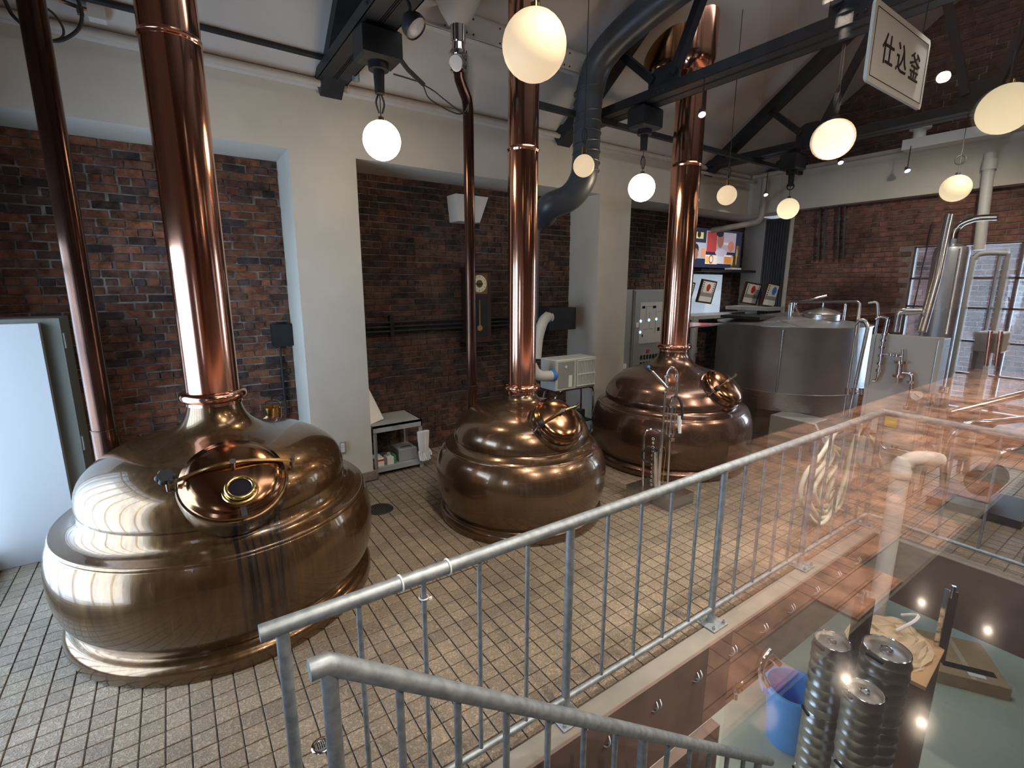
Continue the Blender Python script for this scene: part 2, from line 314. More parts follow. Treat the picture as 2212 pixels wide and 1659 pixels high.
for nm_,a_ in (('globe_warm',(1.25,.72,(1,.78,.46))),('globe_reflected',(.60,.46,(1,.74,.46))),('globe_gallery',(11,5,(1,.62,.42)))):
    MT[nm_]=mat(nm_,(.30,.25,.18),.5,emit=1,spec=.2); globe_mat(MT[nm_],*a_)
MT['lampface']=mat('lit_lamp_lens',(1,.8,.55),.3,emit=30)
MT['coldlamp']=mat('cold_lamp_lens',(.7,.75,1),.3,emit=30)
MT['parq']=brick_mat('oak_parquet',[(.46,.26,.19),(.54,.32,.24),(.38,.20,.14),(.60,.38,.27),(.50,.28,.20)],5)
MT['darkstone']=mat('polished_dark_stone',(.02,.02,.024),.06,0,noise=(9,.3,.7),col2=(.035,.034,.036))
MT['darkceil']=mat('dark_ceiling',(.10,.09,.085),.8)
MT['screen']=mat('dark_screen',(.02,.025,.05),.2,emit=.6)
def emi(n,c,e): return mat(n,c,.4,emit=e)
MT['pane']=glass_mat('gallery_glass')
MT['winglass']=glass_mat('window_glass',(.95,.98,1))
MT['winframe']=mat('dark_window_frame',(.03,.032,.038),.4)
MT['whiteframe']=mat('white_window_frame',(.55,.57,.6),.4)
MT['wire']=mat('rusty_wire',(.10,.06,.045),.5,.6)
MT['tie']=mat('white_nylon',(.8,.8,.82),.4)
# ================================================================== STRUCTURE
XL,YF,YB,ZS=-1.35,5.257,5.87,3.44
def roofz(yy): return 4.0+.71*(5.26-yy)
# floor slab (grout bed) with tiles
TP=.1056
fl=MB(); fl.bb(XL,9.1,1.5,6.0,-.58,-.012); fl.bb(5.06,9.1,.1,1.5,-.58,-.012); fl.bb(XL,.1,.1,1.5,-.58,-.012)
floor=struct('floor',fl,MT['grout'])
def inside_k(x,y_):
    for (kx,ky,kr) in ((.1724,3.8468,.86),(2.69,3.74,.72),(5.17,3.90,.88)):
        if math.hypot(x-kx,y_-ky)<kr: return True
    return False
tiles=[]
x0,y0=-.0476*1.0-13*TP,1.62-TP
nx=int((9.05-x0)/TP); ny=int((5.86-1.61)/TP)
for i in range(nx):
    for j in range(-14,ny+1):
        cx=x0+(i+.5)*TP; cyy=1.615+(j+.5)*TP
        if j<0 and cx<5.16: continue
        if cyy<.2: continue
        if cx<XL+.05 and False: continue
        if inside_k(cx,cyy): continue
        if cyy>YF-.03 and (1.04<cx<1.73 or 5.09<cx<5.78): continue
        if cx<-1.30: continue
        tiles.append((cx,cyy))
tiles.sort(key=lambda t:math.hypot(t[0],t[1]))
vis=[t for t in tiles if t[1]>1.95 and t[0]>-.9 or t[0]>.4]
near=vis[:300]; ns=set(near)
tm=MB(); tm.box((0,0,-.006),(TP-.007,TP-.007,.012),ch=.002); t0=tm.build('tile',MT['tile'],floor,flat=True)
for k,(a,b) in enumerate(near):
    o=t0 if k==0 else t0.copy()
    if k: C.objects.link(o)
    o.location=(a,b,random.uniform(-.0005,.0005))
ts=MB()
for t in tiles:
    if t not in ns: ts.box((t[0],t[1],-.006),(TP-.007,TP-.007,.012),ch=.002)
q=ts.build('tile_field',MT['tile'],floor,flat=True); q['kind']='stuff'
# kerb strip at the floor edge, fascia, clips
k=MB(); k.bb(.1,5.16,1.50,1.612,-.06,-.002,ch=.004); k.bb(5.05,5.16,.1,1.5,-.06,-.002,ch=.004); struct('trim_1',k,MT['conc'])
k=MB(); k.bb(.1,5.06,1.484,1.502,-.58,-.005); k.bb(5.04,5.062,.1,1.484,-.58,-.005); fas=struct('trim_2',k,MT['fascia'])
for xx in np.arange(1.25,5.0,.38):
    c=MB()
    for d in (0,.03): c.tube(spline([(xx+d-.012,1.485,-.18),(xx+d-.006,1.462,-.17),(xx+d+.006,1.458,-.145),(xx+d+.018,1.48,-.13)],5),.0045,6)
    o=c.build('clip',MT['galv'],fas)
# wall under the slab and the lower level
k=MB(); k.bb(.1,2.62,1.42,1.483,-2.45,-.585); struct('wall_front',k,MT['fascia'])
k=MB(); k.bb(-.2,10.5,-.1,6.2,-2.6,-2.45); struct('floor_lower',k,MT['lowfloor'])
k=MB(); k.bb(.0,.1,.05,1.5,-2.45,-.58); k.bb(-.2,10.5,6.0,6.15,-2.45,-.585); k.bb(10.4,10.5,.05,6.0,-2.45,-.585); struct('wall_lower',k,MT['plaster'])
k=MB(); k.bb(XL,12,-.04,.07,-2.45,.687); struct('wall_sill',k,MT['fascia'])
# wall A : plaster frame and columns
w=MB(); w.bb(XL-.15,9.9,YF,YB+.25,ZS,4.3)
w.bb(1.068,1.70,YF,YB+.25,0,ZS); w.bb(5.117,5.75,YF,YB+.25,0,ZS)
wall_back=struct('wall_back',w,MT['plaster'],20)
k=MB(); k.bb(1.04,1.73,5.235,5.262,0,.1); k.bb(1.70,1.725,5.26,5.85,0,.1); k.bb(5.09,5.78,5.235,5.262,0,.1)
for i in range(7): pass
struct('baseboard_back',k,MT['tile'])
def brickwall(name,x0,x1,z0,z1,mk,mortar,axis='y',at=5.87,holes=(),L_=.215,Hh=.0745,nmax=300,rough=1.0,prio=None,seed=1):
    """brick facing: bricks as children of a mortar bed; axis y -> plane y=at facing -y, axis x -> plane x=at facing -x"""
    rnd=random.Random(seed)
    bed=MB()
    def bx(a0,a1,b0,b1,c0,c1,m):
        if axis=='y': m.bb(a0,a1,b0,b1,c0,c1)
        else: m.bb(b0,b1,a0,a1,c0,c1)
    if holes:
        (h0,h1,g0,g1)=holes[0]
        for (a,b,c,d) in ((x0,h0,z0,z1),(h1,x1,z0,z1),(h0,h1,z0,g0),(h0,h1,g1,z1)): bx(a,b,at+.012,at+.2,c,d,bed)
    else: bx(x0,x1,at+.012,at+.2,z0,z1,bed)
    base=struct(name,bed,mortar)
    lst=[]
    nr=int(round((z1-z0)/Hh)); hh=(z1-z0)/nr
    for rr in range(nr):
        zz=z0+(rr+.5)*hh; st=(rr%2)*L_*.5; a=x0-st
        hd=(rr%6==5) and rough<2
        ll=L_*.5 if hd else L_
        while a<x1:
            l=ll*(1+rnd.uniform(-.05,.05)); s0,s1=max(a,x0),min(a+l,x1)
            if s1-s0>.03:
                cxx=(s0+s1)/2
                if not any(s1>h[0] and s0<h[1] and zz+hh/2>h[2] and zz-hh/2<h[3] for h in holes):
                    lst.append((cxx,zz,s1-s0-.010*rough,hh-.011))
            a+=l
    key=prio or (lambda t:0)
    idx=sorted(range(len(lst)),key=lambda i:key(lst[i]))
    first=set(idx[:nmax]); rest=MB()
    cache={}
    for i,(cx,cz,l,h) in enumerate(lst):
        jz=rnd.uniform(-.003,.003)*rough; pr=rnd.uniform(-.004,.006)*rough; rot=rnd.uniform(-.012,.012)*rough
        if i in first:
            kk=round(l/.02)*.02
            if kk not in cache:
                m=MB(); 
                if axis=='y': m.box((0,.03,0),(l,.06,h),ch=.003)
                else: m.box((.03,0,0),(.06,l,h),ch=.003)
                o=m.build('brick',mk,base,flat=True); cache[kk]=o
            else: o=cache[kk].copy(); C.objects.link(o)
            o.location=(cx,at-pr,cz+jz) if axis=='y' else (at-pr,cx,cz+jz)
            o.rotation_euler=(0,rot,0) if axis=='y' else (rot,0,0)
        else:
            if axis=='y': rest.box((cx,at-pr+.03,cz+jz),(l,.06,h),rot=Matrix.Rotation(rot,3,'Y'),ch=.003)
            else: rest.box((at-pr+.03,cx,cz+jz),(.06,l,h),rot=Matrix.Rotation(rot,3,'X'),ch=.003)
    if rest.v:
        o=rest.build('brick_field',mk,base,flat=True); o['kind']='stuff'
    return base
brickwall('wall_back_left',-1.35,1.068,0,ZS,MT['brickA'],MT['mortar_light'],rough=1.5,prio=lambda t:(-t[1] if t[0]>-1.0 else 9),seed=3)
brickwall('wall_back_middle',1.70,5.117,0,ZS,MT['brickB'],MT['mortar'],prio=lambda t:(abs(t[0]-2.7)*.6+abs(t[1]-1.9)),seed=4)
brickwall('wall_back_right',5.75,9.9,0,ZS,MT['brickB'],MT['mortar'],rough=1.2,prio=lambda t:(abs(t[0]-6.2)+abs(t[1]-2.6)),seed=5)
# gable wall x=8.8
g=MB(); g.bb(8.8,9.25,.09,5.257,ZS,4.12); struct('wall_gable_band',g,MT['plaster'])
WY0,WY1,WZ0,WZ1=1.15,2.75,.5,2.75
brickwall('wall_gable',.09,4.5,0,ZS,MT['brickC'],MT['mortar'],axis='x',at=9.0,holes=((WY0,WY1,WZ0,WZ1),),prio=lambda t:(abs(t[0]-3.5)+abs(t[1]-2.2)),seed=6)
brickwall('wall_gable_upper',.09,5.26,4.12,7.8,MT['brickB'],MT['mortar'],axis='x',at=8.9,nmax=120,prio=lambda t:(abs(t[0]-2)+abs(t[1]-4.6)),seed=7)
g=MB(); g.bb(9.0,9.9,4.5,4.62,0,ZS); g.bb(9.8,9.95,4.5,5.87,0,ZS); struct('wall_niche',g,MT['plaster'])
# roof plane
rf=MB()
def slab(y0,y1,x0,x1,t,m):
    za,zb=roofz(y0),roofz(y1)
    m.add([(x0,y0,za),(x1,y0,za),(x1,y1,zb),(x0,y1,zb),(x0,y0,za+t),(x1,y0,za+t),(x1,y1,zb+t),(x0,y1,zb+t)],[(0,1,2,3),(7,6,5,4),(0,4,5,1),(1,5,6,2),(2,6,7,3),(3,7,4,0)])
slab(.09,6.2,XL-.2,9.3,.15,rf); struct('ceiling',rf,MT['roof'])
# left wall with big window
lw=MB(); lw.bb(XL-.15,XL,-6.2,.45,-.6,8.4); lw.bb(XL-.15,XL,5.1,6.1,-.6,4.4); lw.bb(XL-.15,XL,.45,5.1,2.55,8.4); lw.bb(XL-.15,XL,.45,5.1,-.6,.12)
lw.bb(XL-.15,XL,1.05,2.55,.12,2.55); lw.bb(XL-.15,XL,.45,1.05,.12,1.3); lw.bb(XL-.15,XL,.45,1.05,2.2,2.55); struct('wall_left',lw,MT['fascia'])
w1=MB()
for yy in np.linspace(2.55,5.1,9): w1.bb(XL-.10,XL-.03,yy-.016,yy+.016,.12,2.55)
for zz in (.15,2.3,2.52): w1.bb(XL-.10,XL-.03,2.55,5.1,zz-.025,zz+.025)
for yy in (.47,.66,.85,1.03): w1.bb(XL-.10,XL-.03,yy-.015,yy+.015,1.3,2.2)
for zz in (1.32,1.75,2.18): w1.bb(XL-.10,XL-.03,.45,1.05,zz-.015,zz+.015)
win1=struct('window_1',w1,MT['whiteframe'])
gp=MB(); gp.bb(XL-.07,XL-.062,2.55,5.1,.12,2.55); gp.build('pane',MT['winglass'],win1)
gp=MB(); gp.bb(XL-.07,XL-.062,.45,1.05,1.3,2.2); gp.build('pane',MT['winglass'],win1)
bb_=MB(); bb_.bb(XL,XL+.02,.1,5.08,0,.11); struct('baseboard_left',bb_,MT['greycab'])
# gable window
w2=MB()
for yy in (WY0,1.62,2.2,WY1): w2.bb(9.03,9.08,yy-.022,yy+.022,WZ0,WZ1)
for zz in (WZ0,1.0,1.45,1.9,2.3,WZ1): w2.bb(9.03,9.08,WY0,WY1,zz-.014,zz+.014)
win2=struct('window_2',w2,MT['winframe'])
gp=MB(); gp.bb(9.052,9.058,WY0,WY1,WZ0,WZ1); gp.build('pane',MT['winglass'],win2)
brickwall('wall_outside',-1.5,7.0,-1.0,5.0,MT['brickD'],MT['mortarD'],axis='x',at=13.0,nmax=60,holes=((.2,1.6,.2,1.7),),prio=lambda t:(abs(t[0]-2.6)+abs(t[1]-1.9)),L_=.25,Hh=.1,seed=8)
g=MB(); g.bb(9.3,14,-3,8,-1.2,-1.0); struct('floor_outside',g,MT['conc'])
# ---- viewer-side gallery (seen only as reflection in the pane)
GZ=.70
g=MB(); g.bb(XL,12.2,-6.2,-.04,.4,GZ-.012); gal=struct('floor_gallery',g,MT['grout'])
pk=[];
bw,bl=.09,.54
for i in range(-6,30):
    for j in range(-12,14):
        pass
pq=[]
cell=bl
for i in range(int(13.4/cell)+1):
    for j in range(int(5.7/cell)+1):
        ox=XL+i*cell; oy=-6.15+j*cell
        for k_ in range(6):
            if (i+j)%2: pq.append((ox+cell/2,oy+(k_+.5)*bw,bl,bw))
            else: pq.append((ox+(k_+.5)*bw,oy+cell/2,bw,bl))
pq=[t for t in pq if t[1]+t[3]/2<-.553 and t[0]<12.1]
pq.sort(key=lambda t:math.hypot(t[0]-3.5,(t[1]+.9)*1.5))
pr_=MB()
cA={}
for i,(a,b,c,d) in enumerate(pq):
    if i<300:
        kk=c>d
        if kk not in cA:
            m=MB(); m.box((0,0,-.006),(c-.004,d-.004,.012),ch=.001); o=m.build('plank',MT['parq'],gal,flat=True); cA[kk]=o
        else: o=cA[kk].copy(); C.objects.link(o)
        o.location=(a,b,GZ)
    else: pr_.box((a,b,GZ-.006),(c-.004,d-.004,.012),ch=.001)
o=pr_.build('plank_field',MT['parq'],gal,flat=True); o['kind']='stuff'
g=MB(); g.bb(XL,12.2,-.55,.07,GZ-.012,GZ+.002); struct('trim_3',g,MT['darkstone'])
g=MB(); g.bb(XL,12.2,-6.2,.0,4.62,4.75); g.bb(XL,12.2,-.02,.07,4.45,8.4); struct('ceiling_gallery',g,MT['darkceil'])
g=MB(); g.bb(XL-.15,12.2,-6.35,-6.2,.4,4.75); g.bb(12.1,12.25,-6.2,.09,-.6,8.4); g.bb(9.2,12.2,.09,.2,-.6,8.4); struct('wall_gallery',g,MT['brickC'])
pn=MB(); pn.bb(.146,12.1,.078,.086,GZ-.02,4.46); pn.f=[q_ for q_ in pn.f if q_!=(3,0,4,7)]; gpane=struct('window_3',pn,MT['pane'])
T=thing('gallery_reflection_block','long dark block added in the viewing gallery to cut off the parquet reflection','counter',(6,-2.5,GZ))  # added block, keeps the far parquet out of the pane's reflection
m=MB(); m.bb(.5,12.0,-2.9,-2.3,GZ,1.82); m.build('body',MT['dkwood'],T)
m=MB(); m.bb(.4,12.05,-3.0,-2.23,1.82,1.87,ch=.01); m.build('block_top',MT['dkwood'],T)
# ================================================================== TRUSSES
def truss(x,label,full=True):
    T=thing('roof_truss',label,'roof truss',(x,5.2,4.04),'black riveted roof trusses')
    m=MB()
    for s in (-1,1):
        m.bb(x+s*.012 if s>0 else x-.14,x+.14 if s>0 else x-.012,.1,5.2,4.04,4.052)      # flanges
        m.bb(x+s*.012-(.006),x+s*.012+.006,.1,5.2,4.04,4.16)
        m.bb(x+s*.134-.004,x+s*.134+.004,.1,5.2,4.04,4.13)
    m.build('bottom_chord',MT['black'],T)
    m=MB(); z0,z1=roofz(5.2)-.0,roofz(.1)
    def bar(a,b,wd,th,mm):
        a=Vector(a);b=Vector(b);d=(b-a); ln=d.length; d.normalize(); X=Vector((1,0,0)); Z=d.cross(X).normalized()
        rot=Matrix((X,d,Z)).transposed() if False else Matrix(((X.x,d.x,-Z.x),(X.y,d.y,-Z.y),(X.z,d.z,-Z.z)))
        mm.box((a+b)/2,(th,ln,wd),rot=rot)
    bar((x,5.2,roofz(5.2)-.07),(x,.1,roofz(.1)-.07),.12,.2,m); m.build('top_chord',MT['black'],T)
    for yc in (3.62,1.9):
        m=MB(); m.add([(x-s,yy,zz) for s in (.0,) for (yy,zz) in ()],[])
        for s in (-.012,.012):
            pts=[(yc+.19,4.10),(yc-.19,4.10),(yc-.19,4.26),(yc-.08,4.36),(yc+.08,4.36),(yc+.19,4.30)]
        n=len(pts); vs=[(x-.015,a,b) for a,b in pts]+[(x+.015,a,b) for a,b in pts]
        m.add(vs,[tuple(range(n)),tuple(range(2*n-1,n-1,-1))]+[(i,i+n,(i+1)%n+n,(i+1)%n) for i in range(n)])
        gs=m.build('gusset_plate',MT['black'],T)
        for (a,b) in ((.13,4.27),(.12,4.21),(.1,4.15),(-.1,4.3),(-.12,4.22),(-.13,4.15),(.06,4.075),(0,4.075),(-.06,4.075),(-.12,4.075)):
            m=MB(); m.sphere((x-.02 if b>4.1 else x-.147+.005,yc+a,b),.011,8); m.build('rivet',MT['black'],gs)
        for dy,yt in ((.12,yc+.62),(-.12,yc-.78)):
            m=MB(); bar((x,yc+dy,4.24),(x,yt,roofz(yt)-.05),.075,.09,m); m.build('diagonal',MT['black'],T)
    return T
truss(1.4675,'black riveted steel truss nearest the left window, above the largest kettle')
truss(4.35,'black riveted steel truss with gusset plate, middle one, between second and third chimneys')
truss(7.42,'black riveted steel truss farthest away, in front of the brick end wall')
# tie bar along the room between trusses
m=MB(); m.bb(3.0,8.8,4.35,4.41,3.98,4.035); o=m.build('tie_bar',MT['black']); tag(o,'slim black horizontal bar running behind the third copper chimney','bar')
# ================================================================== GLOBES
def pendant(x,yy,z,label,group,zc=3.93,canopy=True,coil=False,gm='globe',R_=.142):
    T=thing('globe_pendant_lamp',label,'lamp',(x,yy,z),group)
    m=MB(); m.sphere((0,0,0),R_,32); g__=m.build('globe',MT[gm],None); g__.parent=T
    m=MB(); m.cyl((x,yy,z+R_-.004),(x,yy,z+.165),.022); m.build('cap',MT['brass'] if not coil else MT['black'],T)
    m=MB(); m.cyl((x,yy,z+R_),(x,yy,zc-.31 if canopy else (4.05 if zc<4.1 else zc)),.004,n=6)
    if coil:
        for a in (.0,.5): m.torus((x,yy,z+.30),.045,.008,(math.cos(a),math.sin(a),0),20,6)
    else:
        for a in (-.012,.012): m.tube(spline([(x+a,yy,z+.32),(x+a*2.6,yy,z+.26),(x+a,yy,z+.19)],5),.007,6)
    m.build('cord',MT['rubber'],T)
    if canopy:
        m=MB(); m.cyl((x,yy,zc-.33),(x,yy,zc-.16),.035,.042,14); m.cyl((x,yy,zc-.17),(x,yy,zc-.12),.075); m.build('socket',MT['black'],T)
        m=MB(); m.bb(x-.15,x+.15,yy-.11,yy+.11,zc-.12,zc+.09,ch=.02); m.bb(x-.05,x+.05,yy-.05,yy+.05,zc+.09,4.05); m.build('canopy_box',MT['black'],T)
    return T
LG='lit opal globe lamps hanging from the trusses'
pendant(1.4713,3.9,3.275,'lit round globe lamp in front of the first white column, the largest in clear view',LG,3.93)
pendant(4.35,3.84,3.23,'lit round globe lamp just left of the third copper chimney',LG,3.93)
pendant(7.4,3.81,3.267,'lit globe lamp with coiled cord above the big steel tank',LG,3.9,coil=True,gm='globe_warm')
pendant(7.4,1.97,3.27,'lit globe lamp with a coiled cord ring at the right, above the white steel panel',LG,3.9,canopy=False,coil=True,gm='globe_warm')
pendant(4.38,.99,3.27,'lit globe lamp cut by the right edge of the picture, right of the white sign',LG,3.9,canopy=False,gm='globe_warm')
pendant(1.45,1.937,3.232,'cream globe built in place of a mirrored lamp, high in front of the second chimney, largest of all globes',LG,3.9,canopy=False,gm='globe_reflected')  # this globe and the next two stand in for reflected gallery globes
pendant(3.28,3.60,3.272,'small cream globe built in place of a mirrored lamp, in front of the lower bend of the black duct',LG,4.95,canopy=False,gm='globe_reflected',R_=.098)
pendant(5.41,3.50,3.21,'small cream globe built in place of a mirrored lamp, between the third chimney and the far truss lamp',LG,5.1,canopy=False,gm='globe_reflected',R_=.108)
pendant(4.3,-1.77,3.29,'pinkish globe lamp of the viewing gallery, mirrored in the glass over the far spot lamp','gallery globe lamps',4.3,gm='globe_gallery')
# ================================================================== KETTLES
def kettle(P,prof,collar,chim,rings,label,mk,topz,name='brew_kettle',n=96):
    x,yy=P; T=thing(name,label,'kettle',(x,yy,0),'copper brew kettles')
    m=MB(); m.lathe(prof['base'],n,(x,yy,0)); m.build('foot_ring',mk,T,60)
    m=MB(); m.lathe(prof['belly'],n,(x,yy,0)); m.build('belly',mk,T,60)
    m=MB(); m.lathe(prof['dome'],n,(x,yy,0)); m.build('dome',mk,T,60)
    (cr,ct,cz)=collar
    m=MB(); m.torus((x,yy,cz),cr,ct,n=48,k=14); m.lathe([(cr+.004,cz-.055),(cr+.004,cz-.02)],48,(x,yy,0)); m.build('collar',MT['copper'],T)
    m=MB(); m.lathe([(chim,cz),(chim,topz)],64,(x,yy,0),cap=True); ch=m.build('chimney',MT['copper'],T)
    m=MB()
    for z in rings: m.lathe([(chim+.001,z-.02),(chim+.004,z-.015),(chim+.004,z-.006),(chim+.009,z),(chim+.004,z+.006),(chim+.004,z+.015),(chim+.001,z+.02)],64,(x,yy,0))
    m.build('seam_ring',MT['copper'],ch)
    return T
def prof(base,belly,dome,k=5):
    def sm(L_):
        v=[Vector((a,0,b)) for a,b in L_]; return [(q.x,q.z) for q in spline(v,k)]
    return dict(base=sm(base),belly=sm(belly),dome=sm(dome))
p1=prof([(.87,0),(.945,.0),(.96,.035),(.955,.08),(.93,.108),(.90,.118),(.885,.128)],
 [(.885,.128),(.905,.16),(.935,.21),(.965,.28),(.983,.37),(.988,.46),(.984,.55),(.969,.63),(.948,.69),(.943,.700),(.944,.712),(.936,.722),(.926,.723),(.90,.727),(.87,.733),(.845,.744),(.824,.763),(.810,.788),(.803,.815),(.798,.835)],
 [(.798,.835),(.803,.85),(.804,.885),(.80,.92),(.788,.965),(.763,1.012),(.72,1.057),(.66,1.10),(.58,1.142),(.50,1.168),(.42,1.187),(.36,1.203),(.30,1.222),(.255,1.243),(.215,1.275),(.187,1.315),(.169,1.36),(.16,1.41),(.158,1.44)])
p2=prof([(.74,0),(.79,.0),(.803,.03),(.80,.065),(.785,.09),(.765,.1),(.755,.11)],
 [(.755,.11),(.775,.15),(.80,.22),(.822,.31),(.830,.40),(.824,.50),(.805,.58),(.778,.64),(.755,.675),(.742,.69),(.735,.70),(.70,.715),(.665,.74),(.652,.755)],
 [(.652,.755),(.655,.78),(.652,.82),(.636,.87),(.605,.925),(.564,.968),(.50,1.01),(.43,1.04),(.36,1.062),(.29,1.08),(.235,1.095),(.19,1.115),(.16,1.14),(.14,1.17),(.133,1.2)])
p3=prof([(.88,0),(.93,.0),(.955,.03),(.95,.08),(.93,.1),(.91,.115)],
 [(.91,.115),(.93,.16),(.955,.22),(.977,.31),(.988,.40),(.985,.50),(.968,.60),(.94,.68),(.918,.715),(.91,.725),(.86,.74),(.83,.765),(.82,.78)],
 [(.82,.78),(.825,.81),(.822,.85),(.80,.90),(.765,.96),(.72,1.01),(.65,1.065),(.57,1.11),(.478,1.15),(.38,1.185),(.30,1.215),(.25,1.25),(.21,1.295),(.185,1.345),(.172,1.4)])
T1=kettle((.1724,3.8468),p1,(.168,.036,1.455),.160,[3.615],'largest copper brew kettle, with a black drip stain below the open port in its lid',MT['k1'],roofz(3.85)+.05)
T2=kettle((2.69,3.74),p2,(.145,.032,1.235),.134,[3.348],'second, smallest brown copper brew kettle standing between the two white columns',MT['k2'],roofz(3.75)+.05)
T3=kettle((5.17,3.90),p3,(.178,.036,1.44),.169,[3.568],'third, reddish brown copper brew kettle behind the chrome dosing column',MT['k3'],roofz(3.9)+.05)
# roof sleeve of chimney 3
m=MB(); m.lathe([(.172,4.55),(.205,4.60),(.232,4.66),(.24,4.72),(.24,5.25)],48,(5.17,3.9,0),cap=True); m.build('roof_sleeve',MT['copper'],T3)
m=MB(); m.lathe([(.20,4.50),(.25,4.56),(.26,4.64),(.26,5.3)],40,(4.98,4.12,0),cap=True); m.build('roof_sleeve',MT['lidcopper'],T3)
def manway(T,P,rad,z,R,tilt,mk,ang=-PI/2,port=False,neck=.05,roll=0,lip=0):
    x=P[0]+rad*math.cos(ang); yy=P[1]+rad*math.sin(ang)
    n=Vector((math.sin(tilt)*math.cos(ang),math.sin(tilt)*math.sin(ang),math.cos(tilt))); c=Vector((x,yy,z))
    u=Vector((0,0,1)).cross(n).normalized(); w=n.cross(u)     # u horizontal, w up the slope
    m=MB(); m.lathe([(R*1.06,-neck-.12),(R*1.06,-neck),(R*1.04,-neck+.015),(R*.97,-neck+.018),(R*.97,-.01)],48,c,n); nk=m.build('manway_neck',mk,T)
    m=MB(); pr=[(R*.95,-.012),(R*1.0,-.012),(R*1.01,0),(R*.99,.012),(R*.93,.016)]
    for k_ in range(1,9):
        a=k_/8*PI/2; pr.append((max(.001,R*.92*math.cos(a)),.016+R*.26*math.sin(a)))
    m.lathe(pr,56,c,n); lid=m.build('manway_lid',MT['lidcopper'],T,60)
    top=.016+R*.27
    ends=[]
    # clamp bar arching over the lid
    cr_,sr_=math.cos(roll),math.sin(roll); bd=(u*cr_+w*sr_); off=w*(R*.12)
    pts=[c+off+bd*(-R*1.16)+n*.01,c+off+bd*(-R*.9)+n*(R*.16),c+off+bd*(-R*.4)+n*(top+.012),c+off+bd*(R*.1)+n*(top+.02),c+off+bd*(R*.6)+n*(top-.01),c+off+bd*(R*1.17)+n*(.03)]
    m=MB(); m.tube(spline(pts,6),.012,8); m.build('clamp_bar',MT['brass'],T)
    e0,e1=pts[0],pts[-1]
    for a_,b_,r_ in ((e0-n*.07,e0+n*.05,.010),(e1-n*.07,e1+n*.035,.014),(c+off+n*(top-.02),c+off+n*(top+.035),.018)):
        m=MB(); m.cyl(a_,b_,r_); m.build('clamp_pin',MT['chrome'],T)
    m=MB()
    kc=e0+n*.075
    if port:
        for i in range(6):
            a=i*PI/3; m.sphere(kc+(u*math.cos(a)+w*math.sin(a))*.034,.019,10)
        m.cyl(kc-n*.018,kc+n*.018,.038)
    else: m.sphere(kc,.03,14)
    m.build('clamp_knob',MT['black'],T)
    if port:
        pc=c+u*(R*.05)-w*(R*.48)+n*(R*.2)
        m=MB(); m.torus(pc+n*.035,.068,.013,n,36,10); m.cyl(pc-n*.03,pc+n*.03,.075,.072,28); m.torus(pc+n*.01,.085,.010,n,36,8); m.build('port_ring',MT['brass'],lid)
        m=MB(); m.cyl(pc+n*.028,pc+n*.033,.06,n=28); m.build('port_hole',MT['ink'],lid)
        for b_,d_ in ((pc-w*.11-n*.012,(.03,.10,.004)),(pc+w*.13+n*.012,(.022,.07,.004))):
            m=MB(); m.box(b_,d_,rot=Matrix((u,w,n)).transposed()); m.build('black_tape',MT['black'],lid)
manway(T1,(.1924,3.8468),.70,1.08,.275,math.radians(36),MT['k1'],port=True,neck=.03)
manway(T2,(2.69,3.74),.56,1.03,.235,math.radians(42),MT['k2'],neck=.07,roll=.25)
manway(T3,(5.17,3.90),.73,1.04,.25,math.radians(44),MT['k3'],neck=.08,roll=.25)
# brass bucket on the back of kettle 1
B=thing('brass_bucket','small brass bucket with a wire handle behind the neck of the largest kettle','bucket',(.60,4.36,1.04))
m=MB(); m.lathe([(.001,1.045),(.058,1.045),(.066,1.20),(.062,1.20),(.055,1.05)],24,(.60,4.36,0)); m.build('pail_body',MT['brass'],B)
m=MB(); m.tube(spline([(.545,4.36,1.2),(.55,4.36,1.24),(.6,4.36,1.255),(.65,4.36,1.24),(.655,4.36,1.2)],5),.004,6); m.build('handle',MT['chrome'],B)
# vapour pipes
V=thing('steam_pipe','dark bronze vertical pipe rising from the left shoulder of the largest kettle','pipe',(-.462,4.14,1.0))
m=MB(); m.cyl((-.462,4.14,1.0),(-.462,4.14,1.24),.070,n=32); m.torus((-.462,4.14,1.24),.068,.005); m.build('lower_sleeve',MT['bronze'],V)
m=MB(); m.cyl((-.462,4.14,1.24),(-.462,4.14,roofz(4.14)+.02),.066,n=32); m.build('riser',MT['bronze'],V)
V=thing('steam_pipe','slim dark bronze pipe with a chrome valve at its top, left of the second chimney','pipe',(2.36,4.12,.95))
m=MB(); m.cyl((2.36,4.12,.95),(2.36,4.12,1.22),.05,n=24); m.torus((2.36,4.12,1.22),.05,.004)
m.tube([(2.36,4.12,z) for z in (1.22,2.2,3.2,3.72)]+[(2.355,4.13,3.80),(2.335,4.155,3.88),(2.315,4.18,3.96),(2.31,4.19,4.03)],.048,20); m.build('riser',MT['bronze'],V)
m=MB(); m.lathe([(.05,4.02),(.078,4.03),(.078,4.06),(.06,4.065),(.06,4.09),(.082,4.095),(.082,4.12),(.062,4.125),(.062,4.15),(.085,4.155),(.085,4.18),(.06,4.19),(.055,4.25),(.068,4.255),(.068,4.275),(.072,4.40)],24,(2.31,4.19,0)); m.build('valve_body',MT['chrome'],V)
m=MB(); m.cyl((2.29,4.14,4.09),(2.20,4.03,4.0),.045); m.cyl((2.22,4.06,4.05),(2.19,4.02,4.02),.055); m.build('actuator',MT['tanksteel'],V)
m=MB(); m.lathe([(.072,4.38),(.10,4.42),(.15,4.50),(.20,4.60)],24,(2.31,4.19,0)); m.build('funnel',MT['whitebeam'],V)
